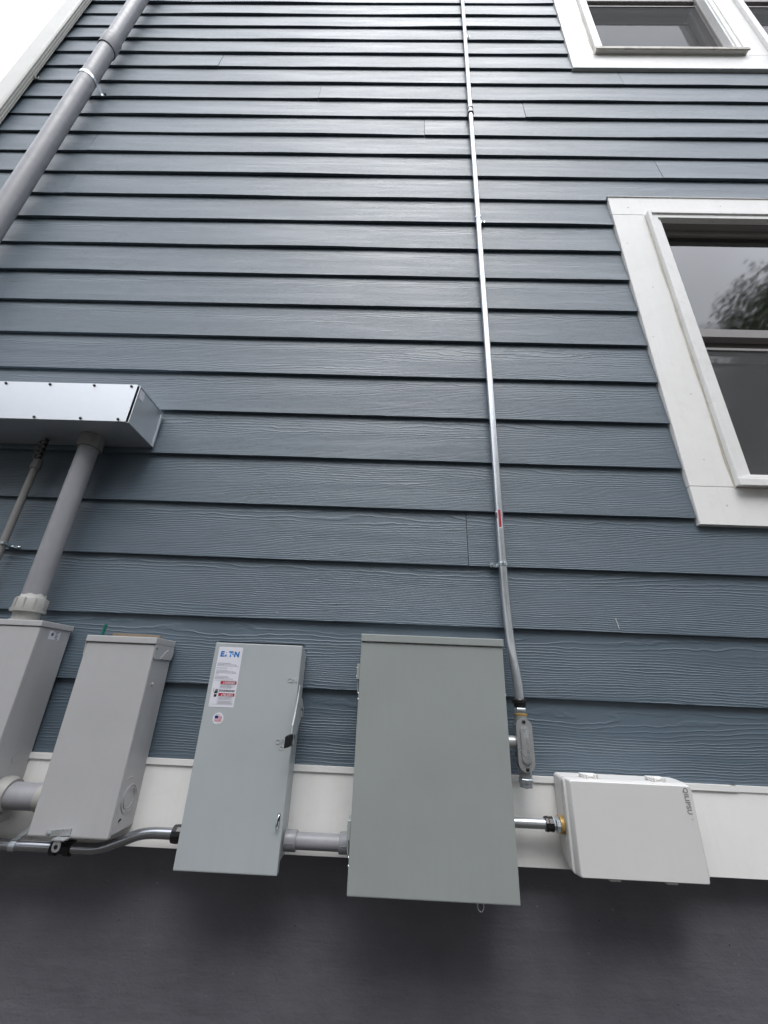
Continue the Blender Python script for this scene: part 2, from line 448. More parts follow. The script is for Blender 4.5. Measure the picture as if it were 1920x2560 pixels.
# foundation
b = new(); box(b, HX0 + 0.03, HX1, 0.045, 0.30, -0.02, 1.30)
bmesh.ops.subdivide_edges(b, edges=b.edges, cuts=1)
obj('foundation_wall', b, 'found', house)

# skirt board and metal flashing
for a, c in ((HX0 + 0.02, 0.118), (0.1195, HX1)):
    b = new(); box(b, a, c, -0.004, 0.044, Z0 - S, Z0 - 0.004)
    rng = random.Random(int(a * 100))
    obj('skirt_board', b, 'trim', house, origin=((a + c) / 2, 0, Z0 - S / 2))
for a, c, dy in ((HX0 + 0.02, 0.857, 0.0015), (0.845, HX1, 0.0)):
    b = new()
    box(b, a, c, -0.0065 - dy, -0.0052 - dy, Z0 - 0.0105, Z0 + 0.001)
    box(b, a, c, -0.0065 - dy, 0.02, Z0 + 0.001, Z0 + 0.0022)
    obj('flashing', b, 'flash', house, origin=((a + c) / 2, 0, Z0))

# lap siding, plank by plank
JOINT = {18: [-0.496], 16: [0.097], 17: [0.639], 14: [1.244], 15: [-1.642], 19: [1.226], 3: [0.230], 13: [-1.637], 20: [-1.135],
         1: [1.95], 2: [-1.35, 2.3], 0: [1.6], 4: [-1.55], 5: [0.0 - 1.9], 6: [2.6], 7: [], 8: [], 9: [-1.9], 10: [], 11: [], 12: [2.5], 21: [], 22: [], 23: [], 24: [], 25: [-1.5], 26: [0.2]}
HIDDEN_OK = {}
def plank(xa, xb, k, seed):
    b = new(); zb = Z0 + k * S
    rng = random.Random(seed); o1 = rng.uniform(0, 90); o2 = rng.uniform(0, 90); dz = rng.uniform(-0.0007, 0.0007)
    n = max(2, int((xb - xa) / 0.09)); t, hgt, sl = 0.0098, 0.206, 0.0118 / S
    amp = 0.0018 if k < 10 else 0.0048
    if k == 0: dz = 0.0025
    rows = []
    for i in range(n + 1):
        x = xa + (xb - xa) * i / n
        wv = noise.noise(Vector((x * 1.7 + o1, k * 3.1, 0))) * amp
        wz = noise.noise(Vector((x * 1.3 + o2, k * 1.7, 5))) * (0.0012 if k < 10 else 0.0022) + dz
        if k == 0: wv = 0; wz = dz
        prof = [(-wv + 0.0007, wz), (-wv, wz + 0.0009), (sl * 0.07 - wv * 0.5, 0.07), (sl * hgt, hgt), (sl * hgt + t, hgt), (t - wv * 0.3, wz)]
        rows.append([b.verts.new((x, y, zb + z)) for y, z in prof])
    m = len(rows[0])
    for r, q in zip(rows, rows[1:]):
        for j in range(m): b.faces.new((r[j], r[(j + 1) % m], q[(j + 1) % m], q[j]))
    b.faces.new(rows[0]); b.faces.new(list(reversed(rows[-1])))
    return obj('siding_plank', b, 'siding', house, origin=(xa, 0, zb))

seed = 0
for k in range(0, 48):
    zb, zt = Z0 + k * S, Z0 + (k + 1) * S
    spans = [(HX0 + 0.02 + 0.005, HX1 - 0.10)]
    for w in WIN:
        if w['z0'] - 0.5 * S < zb and zt < w['z1'] + 0.5 * S and zb + 0.5 * S > w['z0'] and zt - 0.5 * S < w['z1']:
            spans = [(HX0 + 0.025, w['x0'] - 0.0025), (w['x1'] + 0.0025, HX1 - 0.10)]
    for a, c in spans:
        js = sorted(j for j in JOINT.get(k, [0.3]) if a + 0.15 < j < c - 0.15)
        xs = [a] + js + [c]
        for i in range(len(xs) - 1):
            seed += 1
            plank(xs[i] + (0.0009 if i else 0), xs[i + 1] - (0.0009 if i < len(xs) - 2 else 0), k, seed)

# a pale paint scratch on the third board up
b = new(); prism(b, [(x, 0.0118 / S * (z - Z0 - 2 * S) - 0.0006, z) for x, z in ((0.6395, 1.7450), (0.6408, 1.7447), (0.6432, 1.7310), (0.6452, 1.7150), (0.6440, 1.7155), (0.6418, 1.7315))], (0, 0.006, 0)); obj('paint_scratch', b, 'filler', house)

# corner boards, left return wall, roof
b = new(); box(b, HX0 + 0.005, HX0 + 0.024, -0.006, 0.10, 1.15, HTOP, 0.001); obj('corner_board', b, 'trim', house)
b = new(); box(b, HX1 - 0.098, HX1 + 0.02, -0.014, 0.10, 1.18, HTOP, 0.001); obj('corner_board', b, 'trim', house)
b = new(); box(b, HX0 + 0.03, HX0 + 0.08, 0.116, 6.0, 0.0, HTOP); obj('side_wall', b, 'siding', house)
b = new(); box(b, HX1 - 0.06, HX1 - 0.01, 0.116, 6.0, 0.0, HTOP); obj('side_wall', b, 'siding', house)
b = new(); box(b, HX0 + 0.03, HX1 - 0.01, 6.001, 6.06, 0.0, HTOP); obj('rear_wall', b, 'siding', house)
b = new()
prism(b, [(HX0 - 0.15, -0.25, HTOP), (HX0 - 0.15, 6.3, HTOP), (HX0 - 0.15, 3.0, HTOP + 1.6)], (HX1 - HX0 + 0.3, 0, 0))
obj('roof', b, 'roof', house)

# rooms seen through the glass
def room(x0, x1, z0, z1, deep=2.6):
    b = new(); t = 0.05
    box(b, x0 - t, x1 + t, deep, deep + t, z0, z1); box(b, x0 - t, x0, 0.12, deep, z0, z1); box(b, x1, x1 + t, 0.12, deep, z0, z1)
    box(b, x0 - t, x1 + t, 0.12, deep + t, z0 - t, z0)
    obj('room_wall', b, 'room', house)
    b = new(); box(b, x0 - t, x1 + t, 0.12, deep + t, z1, z1 + t); obj('room_ceiling', b, 'ceil', house)
room(0.2, 3.5, 1.45, 4.05); room(0.2, 3.5, 4.40, 6.95)

# windows
slat_mesh = None
def window(w, blinds, sill_mat):
    global slat_mesh
    # casing boards (flat), then one frame with sashes per light
    yf, yb = -0.0065, 0.0255
    first = None
    for i, (lx0, lx1) in enumerate(w['lights']):
        z0, z1 = w['fz0'], w['fz1']
        fb = new(); fw_ = 0.060
        # vinyl frame: stepped outer flange, then a deep jamb
        def ring(x0, x1, za, zb, wd, y0, y1, bev=0.0):
            box(fb, x0, x0 + wd, y0, y1, za, zb, bev); box(fb, x1 - wd, x1, y0, y1, za, zb, bev)
            box(fb, x0 + wd, x1 - wd, y0, y1, zb - wd, zb, bev); box(fb, x0 + wd, x1 - wd, y0, y1, za, za + wd, bev)
        ring(lx0, lx1, z0, z1, 0.016, -0.027, 0.02, 0.002)
        ring(lx0 + 0.016, lx1 - 0.016, z0 + 0.014, z1 - 0.014, 0.026, -0.021, 0.03, 0.0015)
        ring(lx0 + 0.042, lx1 - 0.042, z0 + 0.030, z1 - 0.022, 0.014, -0.014, 0.105, 0.001)
        root = obj('window', fb, 'vinyl', house)
        if first is None: first = root
        gx0, gx1, gz0, gz1 = lx0 + 0.056, lx1 - 0.056, z0 + 0.044, z1 - 0.036
        # dark jamb tracks; taupe head strip carries the recess shade in its colour
        tb = new(); box(tb, gx0, gx0 + 0.008, 0.022, 0.10, gz0, gz1); box(tb, gx1 - 0.008, gx1, 0.022, 0.10, gz0, gz1); box(tb, gx0 + 0.008, gx1 - 0.008, 0.004, 0.10, gz1 - 0.010, gz1)
        obj('track_and_head_shade', tb, 'sash', root)
        mid = (gz0 + gz1) / 2 - 0.005
        def sash(x0, x1, za, zb, y0, y1, st, top, bot):
            s = new(); box(s, x0, x0 + st, y0, y1, za, zb); box(s, x1 - st, x1, y0, y1, za, zb)
            box(s, x0 + st, x1 - st, y0 + 0.001, y1 - 0.001, zb - top, zb); box(s, x0 + st, x1 - st, y0 - 0.003, y1 - 0.001, za, za + bot)
            obj('sash', s, 'sash', root)
            p = new(); box(p, x0 + st - 0.004, x1 - st + 0.004, (y0 + y1) / 2 - 0.002, (y0 + y1) / 2 + 0.002, za + bot - 0.004, zb - top + 0.004)
            obj('glass_pane', p, 'glass', root)
        sash(gx0 + 0.008, gx1 - 0.008, mid - 0.005, gz1 - 0.010, 0.030, 0.060, 0.008, 0.030, 0.040)
        sash(gx0 + 0.008, gx1 - 0.008, gz0, mid + 0.03, 0.066, 0.094, 0.012, 0.055, 0.045)
        # insect screen on the lower half
        s = new(); y0 = 0.034
        for q in ((gx0 + 0.001, gx0 + 0.012, gz0 + 0.001, mid - 0.055), (gx1 - 0.012, gx1 - 0.001, gz0 + 0.001, mid - 0.055)): box(s, q[0], q[1], y0, y0 + 0.008, q[2], q[3])
        for q in ((gz0 + 0.001, gz0 + 0.012), (mid - 0.066, mid - 0.055)): box(s, gx0 + 0.012, gx1 - 0.012, y0, y0 + 0.008, q[0], q[1])
        obj('screen_frame', s, 'sash', root)
        s = new(); v = [s.verts.new(p) for p in ((gx0 + 0.01, y0 + 0.004, gz0 + 0.01), (gx1 - 0.01, y0 + 0.004, gz0 + 0.01), (gx1 - 0.01, y0 + 0.004, mid - 0.060), (gx0 + 0.01, y0 + 0.004, mid - 0.060))]; s.faces.new(v)
        obj('insect_screen', s, 'screen', root)
        # projecting sill nose
        s = new(); box(s, lx0 - 0.004, lx1 + 0.004, -0.034, -0.0275, z0 - 0.006, z0 + 0.020, 0.0015); box(s, lx0 + 0.01, lx1 - 0.01, -0.0275, -0.0215, z0 + 0.016, z0 + 0.030, 0.001)
        obj('sill', s, sill_mat, root)
        if blinds and i == 0:
            n = int((gz1 - gz0) / 0.044)
            for j in range(n):
                zc = gz0 + 0.03 + j * 0.044
                if slat_mesh is None:
                    sb = new(); a = math.radians(79)
                    cx = [(-0.024, 0), (0, 0.003), (0.024, 0)]
                    prism(sb, [(-(gx1 - gx0) / 2 + 0.02, math.cos(a) * u - math.sin(a) * v2, math.sin(a) * u + math.cos(a) * v2) for u, v2 in cx + [(0.024, -0.0012), (0, 0.0018), (-0.024, -0.0012)]], ((gx1 - gx0) - 0.04, 0, 0))
                    o = obj('blind_slat', sb, 'blind', None); slat_mesh = o.data
                else:
                    o = bpy.data.objects.new('blind_slat', slat_mesh); COL.objects.link(o)
                o.parent = root; o.location = Vector(((gx0 + gx1) / 2, 0.135, zc)) - wloc(root)
    # casing: jambs, head, apron, mullion -- children of the first light
    zs, ze = w['fz0'], w['fz1']
    def casing(x0, x1, za, zb):
        c = new(); box(c, x0, x1, yf, yb, za, zb, 0.0012); obj('casing_board', c, 'trim', first, origin=((x0 + x1) / 2, 0, (za + zb) / 2))
    ls = w['lights']
    casing(w['x0'], w['x1'], ze + 0.0012, w['z1']); casing(w['x0'], w['x1'], w['z0'], zs - 0.0012)
    casing(w['x0'], ls[0][0] - 0.001, zs, ze); casing(ls[0][1] + 0.001, ls[1][0] - 0.001, zs, ze); casing(ls[1][1] + 0.001, w['x1'], zs, ze)
    rg = random.Random(int(w['x0'] * 1000))
    for x, z in [(w['x0'] + 0.02 + 0.1 * rg.random(), zs + 0.1 + 0.27 * q) for q in range(5)] + [(w['x0'] + 0.10 + 0.4 * q, w['z0'] + 0.05 + 0.03 * rg.random()) for q in range(4)] + [(w['x0'] + 0.08 + 0.42 * q, ze + 0.05 + 0.03 * rg.random()) for q in range(4)]:
        c = new(); lathe(c, (x, yf, z), (0, -1, 0), [(0, 0.0036), (0.0006, 0.0026)], 9); obj('filled_nail', c, 'filler', first)
    c = new(); n = 60; lr, rr_ = [], []
    for i in range(n + 1):
        z = zs - 0.004 + (ze - zs) * i / n
        wd = 0.004 + 0.007 * max(0, noise.noise(Vector((z * 7, ls[0][0], 3.3))) + 0.45) * (1.3 - 0.8 * i / n)
        lr.append(c.verts.new((ls[0][0] - wd, yf - 0.0004, z))); rr_.append(c.verts.new((ls[0][0] - 0.0003, yf - 0.0030, z)))
    for i in range(n): c.faces.new((lr[i], rr_[i], rr_[i + 1], lr[i + 1]))
    obj('sealant_bead', c, 'sealant', first, smooth=True)
    c = new(); box(c, w['x0'] - 0.004, w['x1'] + 0.004, yf - 0.004, 0.02, w['z1'] + 0.0005, w['z1'] + 0.0028); obj('drip_cap', c, 'flash', first)
window(WIN[0], True, 'vinyl'); window(WIN[1], False, 'sill')

# ------------------------------------------------------------------ downspout at the corner
ds = thing('downspout', 'cream ribbed downspout running up the corner of the house', 'downspout', (-2.233, -0.03, 0.0))
b = new()
prof = [(-2.286, -0.0075), (-2.286, -0.046)]
prof += [(-2.282, -0.0495), (-2.196, -0.0495), (-2.1855, -0.0465), (-2.181, -0.041)]
for i in range(3):
    y = -0.037 + i * 0.011
    prof += [(-2.181, y), (-2.186, y + 0.0035), (-2.186, y + 0.0055), (-2.181, y + 0.008)]
prof += [(-2.181, -0.0075)]
prism(b, [(x, y, 0.15) for x, y in prof], (0, 0, HTOP - 0.12 - 0.15))
obj('pipe', b, 'cream', ds)
for z in (1.9, 4.735, 6.6):
    b = new(); box(b, -2.1808, -2.179, -0.022, -0.001, z, z + 0.022); box(b, -2.179, -2.165, -0.0035, -0.0015, z, z + 0.022)
    st = obj('strap', b, 'cream', ds); screw(st, (-2.171, -0.0035, z + 0.011), (0, -1, 0), 0.005, 0.005, 'dark_metal', True)
b = new(); prism(b, [(-2.181, -0.0495, 0.15), (-2.181, -0.0075, 0.15), (-2.181, -0.2, 0.03), (-2.181, -0.24, 0.03), (-2.181, -0.24, 0.07)], (-0.105, 0, 0)); obj('shoe', b, 'cream', ds)

# ------------------------------------------------------------------ tall PVC riser, upper left
rx, ry, rr = -1.770, -0.063, 0.0408
rs = thing('conduit_riser', 'thick grey PVC riser climbing the wall at upper left', 'conduit', (rx, ry, 2.55))
b = new(); tube(b, [(rx, ry, -0.1), (rx, ry, 4.93)], rr, 40); obj('lower_pipe', b, 'pvc', rs, smooth=True)
b = new(); tube(b, [(rx, ry, 4.931), (rx, ry, 9.6)], rr - 0.0004, 40); obj('upper_pipe', b, 'pvc', rs, smooth=True)
b = new(); lathe(b, (rx, ry, 4.905), (0, 0, 1), [(0, rr + 0.0012), (0, rr + 0.0048), (0.002, rr + 0.0055), (0.125, rr + 0.0055), (0.127, rr + 0.003), (0.127, rr + 0.0006)], 40); obj('coupling', b, 'pvc', rs, smooth=True)
for z in (4.55, 2.62):
    b = new()
    pts = []
    for a in range(-10, 191, 8):
        aa = math.radians(a); pts.append((rx + math.cos(aa) * (rr + 0.0006), ry - math.sin(aa) * (rr + 0.0006)))
    pts = [(rx + rr + 0.001, 0.001)] + pts + [(rx - rr - 0.001, 0.001)]
    inner = pts; outer = []
    for x, y in pts:
        d = Vector((x - rx, y - ry)); d.normalize(); outer.append((x + d.x * 0.002, y + d.y * 0.002))
    for i in range(len(pts) - 1):
        q = [inner[i], inner[i + 1], outer[i + 1], outer[i]]
        prism(b, [(x, y, z) for x, y in q], (0, 0, 0.02))
    box(b, rx + rr + 0.001, rx + rr + 0.034, -0.0028, -0.0004, z, z + 0.02)
    st = obj('strap', b, 'zinc', rs); screw(st, (rx + rr + 0.022, -0.0028, z + 0.01), (0, -1, 0), 0.006, 0.006, 'dark_metal', True)

# ------------------------------------------------------------------ wireway
ww = thing('wireway', 'galvanised steel wireway trough running off the left edge', 'wireway', (-1.2, -0.07, 2.258))
wx1, wx0, wz0, wz1, wy = -0.8285, -1.69, 2.2585, 2.400, -0.147
b = new(); t_ = 0.0016
box(b, wx0, wx1 - 0.002, wy, -0.0035, wz0, wz0 + t_); box(b, wx0, wx1 - 0.002, wy, -0.0035, wz1 - t_, wz1); box(b, wx0, wx1 - 0.002, -0.0035, -0.002, wz0, wz1)
obj('trough', b, 'galv', ww)
b = new(); box(b, wx0, wx1 - 0.006, wy - 0.0035, wy - 0.0008, wz0 + 0.0005, wz1 + 0.0015, 0.0006); obj('cover', b, 'galv', ww)
b = new()
box(b, wx1 - 0.0018, wx1, wy + 0.002, -0.002, wz0 + 0.001, wz1 - 0.001)
for q in ((wy - 0.0003, wy + 0.004, wz0, wz1), (-0.008, -0.002, wz0, wz1), (wy + 0.004, -0.008, wz0, wz0 + 0.004), (wy + 0.004, -0.008, wz1 - 0.004, wz1)): box(b, wx1 + 0.0002, wx1 + 0.0022, *q)
ep = obj('end_plate', b, 'galv', ww)
b = new(); prism(b, [(wx1 + 0.0009, -0.1405, 2.3935), (wx1 + 0.0009, -0.1155, 2.3935), (wx1 + 0.0009, -0.1155, 2.3595), (wx1 + 0.0009, -0.1405, 2.3595)], (-0.0006, 0, 0)); s_ = obj('sticker', b, 'paper', ep)
for x in (-1.264, -1.119, -0.974, -0.853): screw(ww, (x, wy - 0.0035, 2.3935), (0, -1, 0), 0.0042, 0.004, 'dark_metal')
for x in (-1.27, -1.123, -0.977, -0.859): screw(ww, (x, wy - 0.0035, 2.2665), (0, -1, 0), 0.0042, 0.004, 'dark_metal')

# ------------------------------------------------------------------ fat PVC riser from the meter box to the wireway
px_, py_, pr_ = -0.998, -0.056, 0.0285
p2 = thing('conduit_riser', 'short fat grey PVC pipe between wireway and leftmost box', 'conduit', (px_, py_, 1.664))
b = new(); tube(b, [(px_, py_, 1.69), (px_, py_, 2.25)], pr_, 40); obj('pipe', b, 'pvc', p2, smooth=True)
b = new(); lathe(b, (px_, py_, 2.214), (0, 0, 1), [(0, pr_ + 0.0004), (0, 0.035), (0.002, 0.0365), (0.028, 0.0365), (0.0435, 0.0365)], 10); obj('terminal_adapter', b, 'pvc_dk', p2)
b = new(); lathe(b, (px_, py_, 1.6635), (0, 0, 1), [(0, 0.031), (0.026, 0.031), (0.026, 0.0405), (0.0335, 0.0405), (0.034, 0.0375), (0.062, 0.0365), (0.064, 0.035), (0.064, pr_ + 0.0003)], 32)
ad = obj('adapter', b, 'pvc_lt', p2, smooth=True)
for k in range(10):
    a = 2 * math.pi * k / 10; bb = new(); c_, s_ = math.cos(a), math.sin(a)
    prism(bb, [(px_ + c_ * 0.0358 - s_ * 0.0012, py_ + s_ * 0.0358 + c_ * 0.0012, 1.698), (px_ + c_ * 0.0358 + s_ * 0.0012, py_ + s_ * 0.0358 - c_ * 0.0012, 1.698), (px_ + c_ * 0.0385 + s_ * 0.0012, py_ + s_ * 0.0385 - c_ * 0.0012, 1.698), (px_ + c_ * 0.0385 - s_ * 0.0012, py_ + s_ * 0.0385 + c_ * 0.0012, 1.698)], (0, 0, 0.027))
    obj('rib', bb, 'pvc_lt', ad)
b = new(); n = 40; ring0, ring1 = [], []
for k in range(n):
    a = 2 * math.pi * k / n; h = 0.006 + 0.006 * abs(noise.noise(Vector((math.cos(a) * 1.3, math.sin(a) * 1.3, 2))))*2
    ring0.append(b.verts.new((px_ + math.cos(a) * (pr_ + 0.0005), py_ + math.sin(a) * (pr_ + 0.0005), 1.7278))); ring1.append(b.verts.new((px_ + math.cos(a) * (pr_ + 0.0003), py_ + math.sin(a) * (pr_ + 0.0003), 1.7278 + h)))
for k in range(n): b.faces.new((ring0[k], ring0[(k + 1) % n], ring1[(k + 1) % n], ring1[k]))
obj('glue_smear', b, 'primer', p2, smooth=True)

# ------------------------------------------------------------------ thin pipe with chain-like connector
tx, ty, tr_ = -1.170, -0.034, 0.0102
tp = thing('thin_conduit', 'thin grey conduit with a holed connector under the wireway', 'conduit', (tx, ty, 1.60))
b = new(); tube(b, [(tx, ty, 1.2), (tx, ty, 2.155)], tr_, 24); obj('pipe', b, 'pvc_dk', tp, smooth=True)
b = new(); lathe(b, (tx, ty, 2.147), (0, 0, 1), [(0, 0.0105), (0, 0.0142), (0.018, 0.0142), (0.018, 0.0125), (0.034, 0.0125)], 8); obj('compression_nut', b, 'pvc_dk', tp)
b = new()
for k in range(4):
    z = 2.188 + k * 0.0175
    tube(b, [(tx + 0.0085 * math.cos(2 * math.pi * i / 12), ty - 0.0125, z + 0.0078 * math.sin(2 * math.pi * i / 12)) for i in range(13)], 0.0030, 6)
    for sx in (-1, 1):
        lathe(b, (tx + sx * 0.0118, ty - 0.016, z), (0, 1, 0), [(0, 0.0020), (0.001, 0.0034), (0.012, 0.0034)], 8)
obj('holed_clamp', b, 'clamp', tp, smooth=True)
b = new(); tube(b, [(tx, ty, 2.17), (tx, ty, 2.2583)], 0.0065, 12); obj('cable', b, 'black', tp, smooth=True)
b = new(); box(b, tx - 0.0115, tx + 0.0115, ty - tr_ - 0.0012, -0.001, 1.887, 1.894); box(b, tx + 0.0115, tx + 0.028, -0.003, -0.001, 1.887, 1.894); st = obj('strap', b, 'zinc', tp); screw(st, (tx + 0.021, -0.003, 1.8905), (0, -1, 0), 0.0035, 0.003, 'zinc')

# ------------------------------------------------------------------ enclosures
def shell_box(bm, x0, x1, yf, yb, z0, z1, bev=0.0025): box(bm, x0, x1, yf, yb, z0, z1, bev, 2)

def ring_x(bm, x, yc, zc, r, w=0.0012, h=0.0006, a0=0, a1=360, n=32, ysc=1.0):
    "embossed knock-out ring on a side face that looks along +x"
    for k in range(n):
        u = [math.radians(a0 + (a1 - a0) * (k + j) / n) for j in (0, 1)]
        q = [(x, yc + math.cos(u[0]) * (r - w) * ysc, zc + math.sin(u[0]) * (r - w)), (x, yc + math.cos(u[1]) * (r - w) * ysc, zc + math.sin(u[1]) * (r - w)), (x, yc + math.cos(u[1]) * (r + w) * ysc, zc + math.sin(u[1]) * (r + w)), (x, yc + math.cos(u[0]) * (r + w) * ysc, zc + math.sin(u[0]) * (r + w))]
        prism(bm, q, (h, 0, 0))

# box A -- leftmost, cut by the frame
A = thing('meter_enclosure', 'leftmost grey steel enclosure, partly out of frame', 'enclosure', (-1.01, -0.05, 1.211))
b = new(); shell_box(b, -1.125, -0.8985, -0.104, -0.0045, 1.211, 1.650); obj('body', b, 'steelA', A)
b = new(); shell_box(b, -1.1265, -0.897, -0.117, -0.1045, 1.213, 1.6475, 0.003); dr = obj('door', b, 'steelA', A)
b = new(); box(b, -1.1290, -0.8945, -0.1195, -0.0035, 1.6483, 1.6628, 0.0018, 2); obj('top_cap', b, 'steelA', A)
b = new(); prism(b, [(-0.8983, -0.0795, 1.6425), (-0.8983, -0.0405, 1.6425), (-0.8983, -0.0405, 1.6205), (-0.8983, -0.0795, 1.6205)], (-0.0006, 0, 0)); st = obj('sticker', b, 'paper', A)
SIDE = Matrix(((0, 0, 1, 0), (1, 0, 0, 0), (0, 1, 0, 0), (0, 0, 0, 1)))          # text plane -> facing +X, reading along +Y
b = new(); rg = random.Random(4)
for j in range(4):
    y = -0.058
    box(b, -0.8982, -0.8980, y, y + rg.uniform(0.008, 0.015), 1.6365 - j * 0.0035, 1.638 - j * 0.0035)
box(b, -0.8982, -0.8980, -0.066, -0.0445, 1.6400, 1.6415); box(b, -0.8982, -0.8980, -0.056, -0.046, 1.6225, 1.624)
lathe(b, (-0.8982, -0.068, 1.6335), (1, 0, 0), [(0, 0.0045), (0.0002, 0.0045)], 14)
obj('print', b, 'ink', st)
b = new(); ring_x(b, -0.8985, -0.049, 1.348, 0.0125, 0.0008, 0.0007, 100, 330); obj('knockout', b, 'steelA', A)
b = new(); tube(b, [(-1.005, -0.09, 1.6628), (-1.005, -0.09, 1.667)], 0.007, 12); obj('cap_rivet', b, 'steelA', A)

# A-B nipple
nb = thing('conduit_nipple', 'stubby grey pipe fitting joining the two leftmost boxes', 'conduit', (-0.838, -0.058, 1.272))
b = new(); tube(b, [(-0.898, -0.058, 1.272), (-0.779, -0.058, 1.272)], 0.0275, 40); obj('pipe', b, 'pvc', nb, smooth=True)
b = new(); lathe(b, (-0.898, -0.058, 1.272), (1, 0, 0), [(0, 0.0385), (0.014, 0.0385), (0.026, 0.0335), (0.028, 0.0335), (0.028, 0.028)], 32); h_ = obj('hub', b, 'pvc_lt', nb, smooth=True)
for k in range(8):
    a = 2 * math.pi * k / 8 + 0.2; bb = new(); c_, s_ = math.cos(a), math.sin(a)
    box(bb, -0.897, -0.8845, -0.058 + c_ * 0.0375 - 0.002, -0.058 + c_ * 0.0375 + 0.002, 1.272 + s_ * 0.0375 - 0.002, 1.272 + s_ * 0.0375 + 0.002, 0.0008); obj('lug', bb, 'pvc_lt', h_)
b = new(); lathe(b, (-0.8005, -0.058, 1.272), (1, 0, 0), [(0, 0.0278), (0, 0.0295), (0.0215, 0.0295), (0.0215, 0.0278)], 32); obj('collar', b, 'pvc_lt', nb, smooth=True)

# box B
B = thing('disconnect_enclosure', 'slim warm grey enclosure with a hooded top and bottom hasp', 'enclosure', (-0.687, -0.05, 1.210))
b = new(); shell_box(b, -0.776, -0.599, -0.088, -0.0045, 1.214, 1.630, 0.002)
obj('body', b, 'steelA', B)
b = new(); prism(b, [(-0.7775, -0.100, 1.2095), (-0.598, -0.100, 1.2095), (-0.598, -0.100, 1.6165), (-0.7775, -0.100, 1.6165)], (0, 0.0118, 0), 0.0035); obj('door', b, 'steelA', B)
b = new(); box(b, -0.7795, -0.5955, -0.1035, -0.0035, 1.6175, 1.6335, 0.002, 2); cp = obj('top_hood', b, 'steelA', B)
for sx, x in ((1, -0.5958), (-1, -0.7792)):
    b = new(); prism(b, [(x, -0.1015, 1.6175), (x, -0.0045, 1.6175), (x, -0.0045, 1.590), (x, -0.010, 1.583), (x, -0.094, 1.5815), (x, -0.0985, 1.586)], (-0.0018 * sx, 0, 0))
    prism(b, [(x + 0.0001 * sx, -0.0045, 1.606), (x + 0.0001 * sx, -0.038, 1.608), (x + 0.0001 * sx, -0.070, 1.583), (x + 0.0001 * sx, -0.010, 1.5832)], (0.0016 * sx, 0, 0), 0.0004)
    obj('hood_cheek', b, 'steelA', cp)
screw(B, (-0.5955, -0.0925, 1.607), (1, 0, 0), 0.0022, 0.0008, 'dark_metal', name='rivet_hole')
screw(B, (-0.599, -0.069, 1.523), (1, 0, 0), 0.0042, 0.003, 'steelA')
screw(B, (-0.599, -0.069, 1.319), (1, 0, 0), 0.0022, 0.002, 'steelA'); screw(B, (-0.599, -0.060, 1.320), (1, 0, 0), 0.0022, 0.002, 'steelA')
b = new(); ring_x(b, -0.599, -0.050, 1.276, 0.0275, 0.0011, 0.0016); ring_x(b, -0.599, -0.050, 1.277, 0.0205, 0.0011, 0.0016); ring_x(b, -0.599, -0.050, 1.277, 0.0165, 0.0006, 0.0006, 20, 290); obj('knockout', b, 'steelA', B)
b = new(); tube(b, [(-0.5995, -0.072, 1.236), (-0.598, -0.066, 1.239)], 0.0022, 8); obj('weep_slot', b, 'dark_metal', B)
b = new()
prism(b, [(x, -0.1005, z) for x, z in [(-0.7345, 1.2125), (-0.7355, 1.2165), (-0.7335, 1.2205), (-0.7285, 1.2225), (-0.682, 1.2275), (-0.682, 1.2155), (-0.7285, 1.2115)]], (0, -0.002, 0))
hp = obj('hasp', b, 'cast', B); screw(hp, (-0.7285, -0.1025, 1.217), (0, -1, 0), 0.0036, 0.002, 'zinc', name='rivet')
b = new(); box(b, -0.707, -0.679, -0.122, -0.1028, 1.2105, 1.2128); prism(b, [(x, -0.120, z) for x, z in rrect(-0.6935, 1.2005, 0.017, 0.020, 0.007)], (0, 0.002, 0)); obj('hasp_eye', b, 'cast', hp)
screw(hp, (-0.6935, -0.1202, 1.2), (0, -1, 0), 0.0042, 0.001, 'black', name='padlock_hole')

tag(obj('green_terminal', (lambda b_: (tube(b_, [(-0.770, -0.06, 1.6336), (-0.770, -0.06, 1.639)], 0.0045, 10), tube(b_, [(-0.770, -0.06, 1.639), (-0.7675, -0.06, 1.6655)], [0.0036, 0.0042], 10), b_)[-1])(new()), 'green', None, origin=(-0.770, -0.06, 1.6336), smooth=True), 'small green wire stub standing on the hooded enclosure', 'wire stub')
b = new(); prism(b, [(-0.733, -0.075, 1.6337), (-0.646, -0.066, 1.6337), (-0.618, -0.05, 1.6337), (-0.625, -0.025, 1.6337), (-0.728, -0.03, 1.6337)], (0, 0, 0.0095), 0.0006)
tag(obj('cardboard_scrap', b, 'card', None, origin=(-0.68, -0.05, 1.6337)), 'brown cardboard scrap lying on top of the hooded enclosure', 'cardboard')

# box C -- safety switch
Cc = thing('safety_switch', 'blue grey safety switch box with white warning label and side lever', 'switch box', (-0.335, -0.04, 1.160))
cx0, cx1, cz0, cz1, cy = -0.4485, -0.2235, 1.1595, 1.629, -0.088
b = new(); shell_box(b, cx0 + 0.004, cx1 - 0.0035, -0.070, -0.0045, 1.174, 1.6215, 0.0015); obj('body', b, 'steelC', Cc)
b = new(); box(b, cx0 + 0.004, cx1 - 0.002, -0.0145, -0.0045, 1.6216, 1.6235); obj('top_lip', b, 'dark_metal', Cc)
b = new(); shell_box(b, cx0, cx1, cy, cy + 0.0175, cz0, cz1, 0.0024); dC = obj('door', b, 'steelC', Cc)
b = new(); box(b, cx0 + 0.006, cx1 + 0.001, cy + 0.004, cy + 0.03, cz1 + 0.0003, cz1 + 0.0036); obj('dark_seam', b, 'black', Cc)  # black strip along the top edge of the door
yl = cy - 0.0004
lx0, lx1, lz0, lz1 = -0.4375, -0.3755, 1.4785, 1.6185
